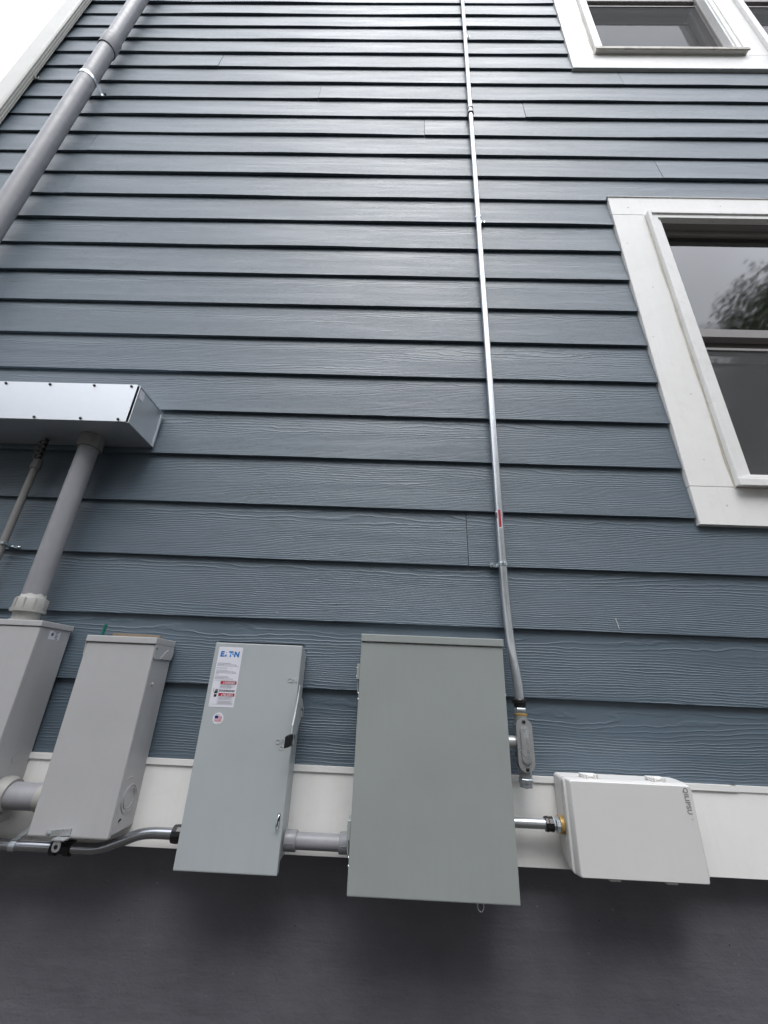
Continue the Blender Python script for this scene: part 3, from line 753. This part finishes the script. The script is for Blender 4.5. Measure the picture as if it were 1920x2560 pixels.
b = new(); prism(b, [(x, yl, z) for x, z in rrect((lx0 + lx1) / 2, (lz0 + lz1) / 2, lx1 - lx0, lz1 - lz0, 0.002, 3)], (0, 0.0003, 0)); lab = obj('warning_label', b, 'paper', dC)
yp = yl - 0.00015
def bar(bm, x0, x1, z0, z1, d=0.0001): box(bm, x0, x1, yp - d, yp, z0, z1)
# maker's mark: E, a broken A, T, a dot for the O, N
for s_, xx in (('E', -0.4315), ('T', -0.4105), ('N', -0.3965)):
    text('logo_letter', s_, 0.0175, (xx, yp, 1.5955), 'blue', lab, bold=0.055, shear=0.08)
b = new(); prism(b, [(-0.4225, yp, 1.5955), (-0.4150, yp, 1.5955), (-0.4155, yp, 1.6015)], (0, -0.0001, 0)); prism(b, [(-0.4165, yp, 1.604), (-0.4150, yp, 1.604), (-0.4150, yp, 1.606), (-0.4165, yp, 1.606)], (0, -0.0001, 0)); lathe(b, (-0.3990, yp, 1.6015), (0, -1, 0), [(0, 0.0021), (0.0001, 0.0021)], 12); obj('logo_letter', b, 'blue', lab)
b = new(); rg = random.Random(11)
lines = [(1.5785, 0.034), (1.5755, 0.049), (1.5725, 0.053), (1.5672, 0.026), (1.5620, 0.028), (1.5590, 0.049), (1.5560, 0.052), (1.5530, 0.008), (1.5480, 0.031), (1.5450, 0.036), (1.5420, 0.046)]
for z, L in lines:
    x = lx0 + 0.003
    while x < lx0 + 0.003 + L:
        wd = rg.uniform(0.002, 0.0065); bar(b, x, min(x + wd, lx0 + 0.003 + L), z, z + 0.0011); x += wd + 0.0009
obj('fine_print', b, 'inkl', lab)
b = new(); bar(b, lx0 + 0.003, lx1 - 0.003, 1.5385, 1.5391); bar(b, lx0 + 0.003, lx1 - 0.003, 1.4845, 1.4849); bar(b, lx0 + 0.0185, lx0 + 0.0189, 1.485, 1.5305)
for z0, z1 in ((1.5212, 1.5295), (1.4952, 1.5012), (1.4862, 1.4922)):
    z = z0
    while z < z1: bar(b, lx0 + 0.0205, lx1 - 0.003 - rg.uniform(0, 0.012), z, z + 0.0007); z += 0.0019
obj('fine_print', b, 'inkl', lab)
b = new()
for z in (1.5160, 1.5135): 
    x = lx0 + 0.0195
    while x < lx1 - 0.004: wd = rg.uniform(0.003, 0.007); bar(b, x, min(x + wd, lx1 - 0.003), z, z + 0.0014); x += wd + 0.0007
obj('bold_print', b, 'inkk', lab)
for z, wd_ in ((1.5305, 'DANGER'), (1.5030, 'PELIGRO')):
    b = new(); bar(b, lx0 + 0.0195, lx1 - 0.0025, z, z + 0.0068); bn = obj('red_banner', b, 'red', lab)
    yk = yp - 0.0001
    text('word', wd_, 0.0064, (lx0 + 0.0305, yk - 0.0002, z + 0.0011), 'paper', bn, bold=0.02)
    b = new(); prism(b, [(lx0 + 0.0262, yk, z + 0.0012), (lx0 + 0.0296, yk, z + 0.0012), (lx0 + 0.0279, yk, z + 0.0052)], (0, -0.0001, 0)); obj('hazard_triangle', b, 'paper', bn)
# hand-and-shock pictogram
b = new()
prism(b, [(x, yp, z) for x, z in [(lx0 + 0.0085, 1.5010), (lx0 + 0.0145, 1.5010), (lx0 + 0.0155, 1.5070), (lx0 + 0.0085, 1.5070)]], (0, -0.0001, 0))
prism(b, [(x, yp, z) for x, z in [(lx0 + 0.0085, 1.5085), (lx0 + 0.0160, 1.5095), (lx0 + 0.0165, 1.5135), (lx0 + 0.0085, 1.5130)]], (0, -0.0001, 0))
for k in range(4): prism(b, [(x, yp, z) for x, z in [(lx0 + 0.0090 + k * 0.0019, 1.5132), (lx0 + 0.0104 + k * 0.0019, 1.5132), (lx0 + 0.0112 + k * 0.0019, 1.5178 + (0.0012 if k in (1, 2) else 0)), (lx0 + 0.0100 + k * 0.0019, 1.5178 + (0.0012 if k in (1, 2) else 0))]], (0, -0.0001, 0))
zz = [(0.004, 1.5205), (0.0065, 1.5165), (0.0050, 1.5145), (0.0078, 1.5100)]
for (xa, za), (xb, zb) in zip(zz, zz[1:]): prism(b, [(lx0 + xa, yp, za), (lx0 + xa + 0.0007, yp, za), (lx0 + xb + 0.0007, yp, zb), (lx0 + xb, yp, zb)], (0, -0.0001, 0))
obj('shock_pictogram', b, 'inkk', lab)
# round flag badge
b = new(); lathe(b, (-0.4085, cy - 0.0001, 1.4535), (0, -1, 0), [(0, 0.0130), (0.0004, 0.0130)], 36); bd = obj('round_badge', b, 'paper', dC)
yq = cy - 0.0006
b = new(); box(b, -0.4170, -0.4085, yq - 0.0001, yq, 1.4535, 1.4600); obj('flag_canton', b, 'navy', bd)
for k in range(7):
    z = 1.4470 + k * 0.00192
    b = new(); box(b, -0.4170 if z < 1.4525 else -0.4084, -0.3995, yq - 0.0001, yq, z, z + 0.00105); obj('flag_stripe', b, 'pink', bd)
for k, ch in enumerate('MADE IN'):
    if ch == ' ': continue
    a = math.radians(118 - k * 15.5)
    text('badge_letter', ch, 0.0034, (-0.4085 + math.cos(a) * 0.0094 - 0.0012, yq, 1.4520 + math.sin(a) * 0.0096), 'ink', bd, rot=a - math.pi / 2)
text('badge_letter', 'U.S.A.', 0.0036, (-0.4085, yq, 1.4425), 'ink', bd, align='CENTER')
# embossed ON / OFF
text('embossed_word', 'ON', 0.0155, (-0.2515, cy - 0.0004, 1.5405), 'steelC', dC, extr=0.0007)
text('embossed_word', 'OFF', 0.0155, (-0.2625, cy - 0.0004, 1.4055), 'steelC', dC, extr=0.0007)
b = new()
for k in range(24):
    u = [2 * math.pi * (k + j) / 24 for j in (0, 1)]
    prism(b, [(-0.2465 + math.cos(u[0]) * 0.0032, cy, 1.3975 + math.sin(u[0]) * 0.0032), (-0.2465 + math.cos(u[1]) * 0.0032, cy, 1.3975 + math.sin(u[1]) * 0.0032), (-0.2465 + math.cos(u[1]) * 0.0046, cy, 1.3975 + math.sin(u[1]) * 0.0046), (-0.2465 + math.cos(u[0]) * 0.0046, cy, 1.3975 + math.sin(u[0]) * 0.0046)], (0, -0.0008, 0))
obj('embossed_circle', b, 'steelC', dC)
# lever plate and black grip
X_ = -0.2165
lev = [(-0.100, 1.535), (-0.110, 1.535), (-0.112, 1.518), (-0.128, 1.476), (-0.143, 1.450), (-0.144, 1.428), (-0.117, 1.405), (-0.100, 1.424), (-0.072, 1.446), (-0.048, 1.466), (-0.038, 1.484), (-0.062, 1.503), (-0.090, 1.512)]
b = new(); prism(b, [(X_, y, z) for y, z in lev], (0.0030, 0, 0), 0.0006); lv = obj('lever', b, 'steelC', Cc)
screw(lv, (X_ + 0.003, -0.061, 1.470), (1, 0, 0), 0.0085, 0.0006, 'primer', name='lock_hole'); screw(lv, (X_ + 0.003, -0.112, 1.425), (1, 0, 0), 0.006, 0.0006, 'dark_metal', name='lock_hole')
b = new(); prism(b, [(-0.2280, -0.149, 1.4035), (-0.2135, -0.149, 1.4085), (-0.2135, -0.149, 1.4345), (-0.2280, -0.149, 1.4285)], (0, 0.024, 0), 0.003); obj('lever_grip', b, 'black', lv)
b = new(); box(b, -0.2206, -0.2135, -0.075, -0.030, 1.462, 1.482, 0.001); obj('lever_pivot', b, 'steelC', Cc)
# latch near the lower right edge
b = new(); box(b, -0.2365, -0.2305, cy - 0.0003, cy + 0.0001, 1.2440, 1.2700); obj('latch_slot', b, 'black', dC)
b = new(); tube(b, [(-0.2335, cy - 0.001, 1.268), (-0.2345, cy - 0.006, 1.262), (-0.2360, cy - 0.0075, 1.250), (-0.2345, cy - 0.007, 1.2415), (-0.2325, cy - 0.005, 1.2440), (-0.2320, cy - 0.001, 1.2560)], 0.0014, 8); obj('latch_loop', b, 'zinc', dC, smooth=True)

# box D -- large main enclosure
Dd = thing('breaker_enclosure', 'largest green grey steel enclosure with blank door and rain cap', 'enclosure', (0.107, -0.06, 1.142))
dx0, dx1, dz0, dz1, dy = -0.0705, 0.2835, 1.1425, 1.6425, -0.115
b = new(); shell_box(b, dx0 + 0.004, dx1 - 0.003, -0.094, -0.0045, 1.150, 1.648, 0.002); obj('body', b, 'steelD', Dd)
b = new(); shell_box(b, dx0, dx1, dy, dy + 0.0205, dz0, dz1, 0.0022); dD = obj('door', b, 'steelD', Dd)
b = new(); box(b, dx0 - 0.0008, dx1 + 0.0028, dy - 0.0035, -0.0035, 1.6432, 1.6615, 0.0018, 2); obj('rain_cap', b, 'steelD', Dd)
for x in (0.075, 0.13):
    b = new(); lathe(b, (x, -0.05, 1.6615), (0, 0, 1), [(0, 0.009), (0.004, 0.009), (0.006, 0.005)], 12); obj('cap_plug', b, 'steelD', Dd, smooth=True)
for z in (1.572, 1.252):
    b = new(); box(b, dx0 - 0.0075, dx0 - 0.0002, -0.112, -0.070, z - 0.018, z + 0.018, 0.0008)
    tube(b, [(dx0 - 0.003, -0.105, z - 0.0185), (dx0 - 0.0045, -0.105, z - 0.032), (dx0 - 0.0025, -0.105, z - 0.048), (dx0 + 0.0005, -0.103, z - 0.052)], 0.0013, 8)
    hg = obj('hinge', b, 'steelD', Dd)
    screw(hg, (dx0 - 0.0075, -0.106, z + 0.008), (-1, 0, 0), 0.0026, 0.0012, 'zinc'); screw(hg, (dx0 - 0.0075, -0.106, z - 0.011), (-1, 0, 0), 0.0026, 0.0012, 'zinc')
for z in (1.5225, 1.5095, 1.2025, 1.188): screw(Dd, (dx0, -0.103, z), (-1, 0, 0), 0.0034, 0.0022, 'zinc')
for z in (1.532,): screw(Dd, (dx1, -0.103, z), (1, 0, 0), 0.0048, 0.0032, 'zinc')
b = new(); box(b, dx1 - 0.003, dx1 + 0.0035, -0.085, -0.078, 1.243, 1.262, 0.001); tube(b, [(dx1 - 0.002, -0.0815, 1.2525), (dx1 + 0.0065, -0.0815, 1.2525)], 0.0035, 10); obj('side_screw', b, 'dark_metal', Dd, smooth=True)
b = new(); n = 14
pts = [(0.205 + 0.0065 * math.cos(2 * math.pi * k / n), -0.1005, 1.1335 + 0.0085 * math.sin(2 * math.pi * k / n)) for k in range(n + 1)]
tube(b, pts, 0.0013, 8); tube(b, [(0.197, -0.1005, 1.1500), (0.1985, -0.1005, 1.136)], 0.0016, 8); obj('latch_ring', b, 'zinc', Dd, smooth=True)

# C-D PVC nipple
cd = thing('conduit_nipple', 'grey PVC pipe with collars between safety switch and largest box', 'conduit', (-0.147, -0.046, 1.211))
b = new(); tube(b, [(-0.2195, -0.046, 1.211), (-0.075, -0.046, 1.211)], 0.0163, 32); obj('pipe', b, 'pvc', cd, smooth=True)
for x0, ax in ((-0.2215, 1), (-0.072, -1)):
    b = new(); lathe(b, (x0, -0.046, 1.211), (ax, 0, 0), [(0, 0.0205), (0.0245, 0.0205), (0.026, 0.0195), (0.026, 0.0166)], 32); cl_ = obj('collar', b, 'pvc_new', cd, smooth=True)
    b = new(); box(b, min(x0 + 0.002 * ax, x0 + 0.022 * ax), max(x0 + 0.002 * ax, x0 + 0.022 * ax), -0.0672, -0.0655, 1.2095, 1.2112); obj('mould_line', b, 'pvc', cl_)

# ------------------------------------------------------------------ lower-left EMT run into the safety switch
ER = 0.0112; ey = -0.043
ec = thing('steel_conduit', 'bent steel conduit passing under the hooded box into the safety switch', 'conduit', (-0.75, ey, 1.160))
def smooth_path(P, n=8):
    out = []
    P = [Vector(p) for p in P]
    for i in range(len(P) - 1):
        p0, p1, p2, p3 = P[max(i - 1, 0)], P[i], P[i + 1], P[min(i + 2, len(P) - 1)]
        for k in range(n):
            t = k / n
            out.append(0.5 * ((2 * p1) + (-p0 + p2) * t + (2 * p0 - 5 * p1 + 4 * p2 - p3) * t * t + (-p0 + 3 * p1 - 3 * p2 + p3) * t ** 3))
    out.append(P[-1]); return out
b = new(); tube(b, smooth_path([(-1.9, ey, 1.1745), (-1.3, ey, 1.175), (-0.82, ey, 1.1755), (-0.70, ey, 1.1755), (-0.655, ey, 1.1765), (-0.625, ey, 1.182), (-0.59, ey, 1.195), (-0.56, ey, 1.206), (-0.53, ey, 1.2105), (-0.49, ey, 1.211), (-0.452, ey, 1.211)]), ER, 28)
obj('pipe', b, 'emt_dk', ec, smooth=True)
b = new(); lathe(b, (-0.750, ey, 1.1755), (1, 0, 0), [(0, 0.0122), (0.001, 0.0158), (0.013, 0.0158), (0.014, 0.0128), (0.032, 0.0128), (0.033, 0.0158), (0.045, 0.0158), (0.046, 0.0122)], 10); obj('coupling', b, 'black', ec)
b = new(); lathe(b, (-0.4815, ey, 1.211), (1, 0, 0), [(0, 0.0118), (0.001, 0.0175), (0.012, 0.0185), (0.022, 0.0165), (0.030, 0.0165)], 12); obj('connector', b, 'black', ec)
b = new(); lathe(b, (-0.845, ey, 1.1755), (1, 0, 0), [(0, 0.0113), (0, 0.0129), (0.014, 0.0129), (0.014, 0.0113)], 24); prism(b, [(-0.845, ey - 0.006, 1.187), (-0.831, ey - 0.006, 1.187), (-0.822, -0.007, 1.207), (-0.836, -0.007, 1.207)], (0, 0.0022, 0)); obj('strap', b, 'zinc', ec)

# ------------------------------------------------------------------ tall thin EMT and conduit body on the right
em = thing('steel_conduit', 'tall thin steel conduit rising straight up the siding', 'conduit', (0.333, -0.03, 1.50))
vr = 0.0117
path = smooth_path([(0.352, -0.0185, 6.9), (0.345, -0.0185, 5.5), (0.336, -0.0185, 3.6), (0.3285, -0.0185, 2.2), (0.3270, -0.0185, 2.02), (0.3265, -0.0185, 1.92), (0.3264, -0.0188, 1.84), (0.3265, -0.0215, 1.76), (0.3275, -0.032, 1.665), (0.3305, -0.046, 1.595), (0.3325, -0.0525, 1.550), (0.3325, -0.0535, 1.515)], 7)
b = new(); tube(b, path, vr, 28); obj('pipe', b, 'emt', em, smooth=True)
def xe(z): return 0.3265 + (z - 1.8) * 0.0255 / 5.1
for z, sg, mt in ((1.880, -1, 'zinc'), (3.483, 1, 'dark_metal'), (5.285, 1, 'dark_metal')):
    x = xe(z); b = new(); lathe(b, (x, -0.0185, z), (0, 0, 1), [(0, vr + 0.0002), (0, vr + 0.0016), (0.006, vr + 0.0022), (0.013, vr + 0.0016), (0.013, vr + 0.0002)], 24)
    xa, xb = sorted((x + sg * 0.010, x + sg * 0.033)); box(b, xa, xb, -0.0042, -0.0012, z, z + 0.013, 0.0006)
    st = obj('strap', b, 'zinc', em); screw(st, (x + sg * 0.025, -0.0042, z + 0.0065), (0, -1, 0), 0.0052, 0.005, mt, True)
b = new(); x = xe(4.396); lathe(b, (x, -0.0185, 4.36), (0, 0, 1), [(0, vr + 0.0003), (0.0005, vr + 0.0048), (0.016, vr + 0.0048), (0.017, vr + 0.0015), (0.04, vr + 0.0015), (0.041, vr + 0.0042), (0.056, vr + 0.0042), (0.057, vr + 0.0003)], 12); obj('coupling', b, 'cast', em)
b = new(); lathe(b, (x, -0.0185, 4.3605), (0, 0, -1), [(0, vr + 0.0003), (0, vr + 0.005), (0.007, vr + 0.005), (0.007, vr + 0.0003)], 20); obj('sealing_ring', b, 'black', em, smooth=True)
# sticker wrapped round the tube
def wrap(bm, xc, yc, r, a0, a1, z0, z1, n=8):
    for k in range(n):
        u = [math.radians(a0 + (a1 - a0) * (k + j) / n) for j in (0, 1)]
        v = [bm.verts.new((xc + r * math.sin(u[i]), yc - r * math.cos(u[i]), z)) for i, z in ((0, z0), (1, z0), (1, z1), (0, z1))]; bm.faces.new(v)
b = new(); wrap(b, 0.3278, -0.0187, vr + 0.0003, -85, 12, 1.995, 2.056); st = obj('sticker', b, 'paper', em, smooth=True)
b = new(); wrap(b, 0.3278, -0.0187, vr + 0.0005, -30, 5, 1.999, 2.0558); obj('red_stripe', b, 'red', st, smooth=True)
b = new(); wrap(b, 0.3278, -0.0187, vr + 0.0005, -75, -45, 2.030, 2.049); obj('print', b, 'ink', st, smooth=True)
b = new(); lathe(b, (0.3325, -0.0535, 1.5065), (0, 0, 1), [(0, 0.0145), (0.009, 0.0150), (0.0095, 0.0172), (0.0165, 0.0172), (0.0185, 0.0135)], 10); obj('gland_nut', b, 'black', em)
b = new(); lathe(b, (0.3325, -0.0535, 1.4925), (0, 0, 1), [(0, 0.0135), (0.006, 0.0150), (0.010, 0.0150), (0.0139, 0.0130)], 8); obj('hex_nut', b, 'zinc', em)
b = new(); lathe(b, (0.3325, -0.0535, 1.4878), (0, 0, 1), [(0, 0.0158), (0.0040, 0.0158), (0.0046, 0.0140)], 28); obj('sealing_washer', b, 'brass', em, smooth=True)

lbd = thing('conduit_tee', 'cast grey tee conduit body with stamped oval cover beside largest box', 'conduit body', (0.3325, -0.0535, 1.337))
bx, by = 0.3325, -0.0535
b = new()
prism(b, [(x, by + 0.016, z) for x, z in rrect(bx, 1.425, 0.034, 0.108, 0.0165, 8)], (0, -0.034, 0), 0.003)
lathe(b, (bx, by, 1.462), (0, 0, 1), [(0, 0.015), (0.0255, 0.0152)], 28)
lathe(b, (bx, by, 1.388), (0, 0, -1), [(0, 0.0145), (0.034, 0.0145)], 28)
lathe(b, (bx - 0.008, by, 1.4285), (-1, 0, 0), [(0, 0.0155), (0.008, 0.0145), (0.0295, 0.0145)], 28)
obj('casting', b, 'cast', lbd, smooth=True)
b = new(); prism(b, [(x, by - 0.0185, z) for x, z in rrect(bx, 1.4255, 0.0385, 0.114, 0.019, 9)], (0, -0.0022, 0), 0.0007); cv = obj('cover', b, 'cast', lbd)
b = new(); prism(b, [(x, by - 0.0206, z) for x, z in rrect(bx - 0.0005, 1.4255, 0.0205, 0.080, 0.010, 8)], (0, -0.0042, 0), 0.0022); pn = obj('raised_panel', b, 'cast', cv, smooth=True)
for z in (1.4755, 1.3755): screw(cv, (bx, by - 0.0207, z), (0, -1, 0), 0.0042, 0.0028, 'dark_metal')
for z in (1.4575, 1.4025):
    b = new()
    for k in range(16):
        u = [2 * math.pi * (k + j) / 16 for j in (0, 1)]
        prism(b, [(bx + math.cos(u[0]) * 0.0018, by - 0.0247, z + math.sin(u[0]) * 0.0018), (bx + math.cos(u[1]) * 0.0018, by - 0.0247, z + math.sin(u[1]) * 0.0018), (bx + math.cos(u[1]) * 0.0028, by - 0.0247, z + math.sin(u[1]) * 0.0028), (bx + math.cos(u[0]) * 0.0028, by - 0.0247, z + math.sin(u[0]) * 0.0028)], (0, -0.0006, 0))
    obj('approval_mark', b, 'zinc', cv)
text('stamped_word', '3/4" COVER', 0.0066, (bx + 0.0060, by - 0.0250, 1.4080), 'zinc', cv, rot=math.pi / 2, extr=0.0003)
b = new(); lathe(b, (bx, by, 1.3545), (0, 0, -1), [(0, 0.0165), (0.001, 0.0172), (0.008, 0.0172), (0.009, 0.0150), (0.018, 0.0150), (0.018, 0.006), (0.0205, 0.005)], 8); obj('plug', b, 'zinc', lbd)
b = new(); lathe(b, (0.2945, by, 1.4285), (-1, 0, 0), [(0, 0.0150), (0.004, 0.0155), (0.0075, 0.0155)], 24); obj('sealing_washer', b, 'brass', lbd, smooth=True)
b = new(); lathe(b, (0.287, by, 1.4285), (-1, 0, 0), [(0, 0.014), (0.0066, 0.014)], 6); obj('lock_nut', b, 'zinc', lbd)

# D-E nipple
de = thing('conduit_nipple', 'short steel tube with black nuts reaching the pale plastic box', 'conduit', (0.35, -0.0405, 1.2645))
b = new(); tube(b, [(0.284, -0.0405, 1.2645), (0.385, -0.0405, 1.2645)], 0.0105, 28); obj('pipe', b, 'emt', de, smooth=True)
b = new(); lathe(b, (0.2815, -0.0405, 1.2645), (1, 0, 0), [(0, 0.0155), (0.006, 0.0165), (0.012, 0.0165), (0.0145, 0.0145), (0.0145, 0.011)], 10); obj('gland_nut', b, 'black', de)
b = new(); lathe(b, (0.371, -0.0405, 1.2645), (1, 0, 0), [(0, 0.0108), (0.0005, 0.0150), (0.006, 0.0158), (0.0085, 0.0145), (0.018, 0.0155), (0.018, 0.012)], 10); obj('gland_nut', b, 'black', de)
b = new(); lathe(b, (0.3891, -0.0405, 1.2645), (1, 0, 0), [(0, 0.0125), (0.004, 0.0135), (0.006, 0.0165), (0.0135, 0.0165), (0.0145, 0.015)], 8); obj('hex_nut', b, 'zinc', de)
b = new(); lathe(b, (0.4037, -0.0405, 1.2645), (1, 0, 0), [(0, 0.0178), (0.0055, 0.0182), (0.0085, 0.0182)], 28); obj('sealing_washer', b, 'brass', de, smooth=True)

# ------------------------------------------------------------------ box E -- pale polycarbonate junction box
Eb = thing('junction_box', 'pale plastic junction box with hinged lid on the white board', 'junction box', (0.56, -0.04, 1.185))
ex0, ex1 = 0.4130, 0.7040
b = new()
outl = rrect((ex0 + ex1) / 2, 1.2735, ex1 - ex0, 0.177, 0.008, 4)
rings = []
for y, dz_, dx_ in ((-0.0085, 0.015, 0.0010), (-0.030, 0.006, 0.0005), (-0.052, 0.0, 0.0)):
    rings.append([b.verts.new((x + (dx_ if x < 0.55 else -dx_), y, z + (dz_ if z < 1.27 else 0.0015 if dz_ else 0))) for x, z in outl])
for r, q in zip(rings, rings[1:]):
    n = len(r)
    for k in range(n): b.faces.new((r[k], r[(k + 1) % n], q[(k + 1) % n], q[k]))
b.faces.new(rings[0]); b.faces.new(list(reversed(rings[-1])))
obj('base', b, 'poly', Eb, smooth=True)
b = new(); prism(b, [(x, -0.0523, z) for x, z in rrect((ex0 + ex1) / 2, 1.2735, ex1 - ex0 - 0.006, 0.171, 0.007, 4)], (0, -0.0022, 0)); obj('dark_seam', b, 'dark_metal', Eb)
b = new(); prism(b, [(x, -0.0547, z) for x, z in rrect((ex0 + ex1) / 2 + 0.0005, 1.273, ex1 - ex0 + 0.001, 0.179, 0.009, 4)], (0, -0.0150, 0), 0.0016); lid = obj('lid', b, 'poly', Eb, smooth=True)
b = new()
fo = rrect(0.5560, 1.2725, 0.276, 0.1785, 0.004, 4); fi = rrect(0.5560, 1.2725, 0.270, 0.1760, 0.004, 4)
r0 = [b.verts.new((x, -0.0696, z)) for x, z in fo]; r1 = [b.verts.new((x, -0.0882, z)) for x, z in fi]; r3 = [b.verts.new((x + (0.0016 if x < 0.55 else -0.0016), -0.0900, z + (0.0016 if z < 1.27 else -0.0016))) for x, z in fi]
for r, q in ((r0, r1), (r1, r3)):
    n = len(r)
    for k in range(n): b.faces.new((r[k], r[(k + 1) % n], q[(k + 1) % n], q[k]))
b.faces.new(r0); b.faces.new(list(reversed(r3)))
obj('lid_panel', b, 'poly', lid, smooth=True)
for x in (0.479, 0.634):
    b = new()
    box(b, x - 0.018, x + 0.018, -0.0600, -0.0440, 1.3628, 1.3705, 0.0012)
    lathe(b, (x - 0.010, -0.0605, 1.3668), (1, 0, 0), [(0, 0.0042), (0.020, 0.0042)], 14)
    for u in (-0.0165, -0.0105, 0.0085, 0.0150): box(b, x + u, x + u + 0.0025, -0.0735, -0.0560, 1.3555, 1.3702, 0.0006)
    obj('hinge', b, 'hinge', Eb)
for x in (0.50, 0.62):
    b = new(); box(b, x - 0.012, x + 0.012, -0.0740, -0.0480, 1.1760, 1.1832, 0.001); obj('latch', b, 'poly', Eb)
text('printed_word', 'QILIPSU', 0.0142, (0.6735, -0.0903, 1.3570), 'text_grey', lid, rot=-math.pi / 2, spacing=1.03, bold=0.022)
text('trademark_sign', '\u00ae', 0.0045, (0.6790, -0.0903, 1.2990), 'text_grey', lid, rot=-math.pi / 2)

# ------------------------------------------------------------------ trees across the yard, some mirrored in the windows, most added unseen to block low sky
def tree(x, y, h, w, sd):
    rng = random.Random(sd)
    t = thing('tree', 'leafy green tree of the row partly mirrored in glass, extended unseen to block low sky', 'tree', (x, y, 0), 'trees mirrored in the windows')
    b = new(); tube(b, [(x, y, -0.1), (x + 0.05, y, h * 0.25), (x - 0.08, y + 0.05, h * 0.5), (x + 0.05, y, h * 0.85)], [0.24, 0.19, 0.13, 0.03], 10)
    for k in range(9):
        a = rng.uniform(0, 6.28); z = h * rng.uniform(0.3, 0.7); L = w * rng.uniform(0.5, 0.85)
        tube(b, [(x, y, z), (x + math.cos(a) * L * 0.5, y + math.sin(a) * L * 0.5, z + L * 0.35), (x + math.cos(a) * L, y + math.sin(a) * L, z + L * 0.8)], [0.08, 0.05, 0.015], 6)
    obj('trunk', b, 'bark', t, smooth=True)
    b = new(); clumps = []
    for k in range(110):
        a = rng.uniform(0, 6.28); zz_ = rng.random(); rad = w * math.sin(math.pi * (0.12 + 0.84 * zz_)) ** 0.8 * math.sqrt(rng.uniform(0.25, 1))
        clumps.append((x + math.cos(a) * rad, y + math.sin(a) * rad, h * (0.16 + 0.82 * zz_), rng.uniform(0.4, 0.8)))
    for cx, cy_, cz, cr in clumps:
        for k in range(240):
            d = Vector((rng.gauss(0, 1), rng.gauss(0, 1), rng.gauss(0, 0.8))); d *= cr * rng.uniform(0.4, 1.0) / max(d.length, 0.01)
            c = Vector((cx, cy_, cz)) + d; u = Vector((rng.gauss(0, 1), rng.gauss(0, 1), rng.gauss(0, 1))).normalized(); v = u.orthogonal().normalized(); s = rng.uniform(0.03, 0.06)
            b.faces.new([b.verts.new(c + p) for p in (u * s, v * s * 0.55, -u * s, -v * s * 0.55)])
    cr_ = obj('crown', b, 'leaf', t)
    cr_['kind'] = 'stuff'
    return t
def copy_tree(src, x, y, sc_, rot):
    r = src.copy(); COL.objects.link(r); r.location = (x, y, 0); r.rotation_euler = (0, 0, rot); r.scale = (sc_, sc_, sc_)
    for ch in list(src.children):
        c = ch.copy(); COL.objects.link(c); c.parent = r
    return r
t1 = tree(8.5, -5.4, 10.6, 2.4, 31)
t2 = tree(5.4, -6.2, 8.6, 2.2, 33)
for q in ((11.2, -6.4, 1.2, 1.0), (2.6, -7.3, 0.84, 2.2), (-3.2, -7.4, 0.85, 4.0), (-9.2, -6.6, 0.8, 5.1), (13.5, -1.5, 1.0, 3.1)): copy_tree(t1, *q)  # unseen copies added to keep low sky light off the wall
for q in ((-0.2, -7.0, 0.98, 1.4), (-6.3, -7.0, 1.02, 3.3), (-12.0, -5.0, 1.0, 0.6), (1.2, -9.2, 1.15, 2.7), (-4.6, -9.4, 1.15, 5.7), (-11.5, -1.5, 0.95, 2.0)): copy_tree(t2, *q)  # more unseen copies, added to close the row against the low sky
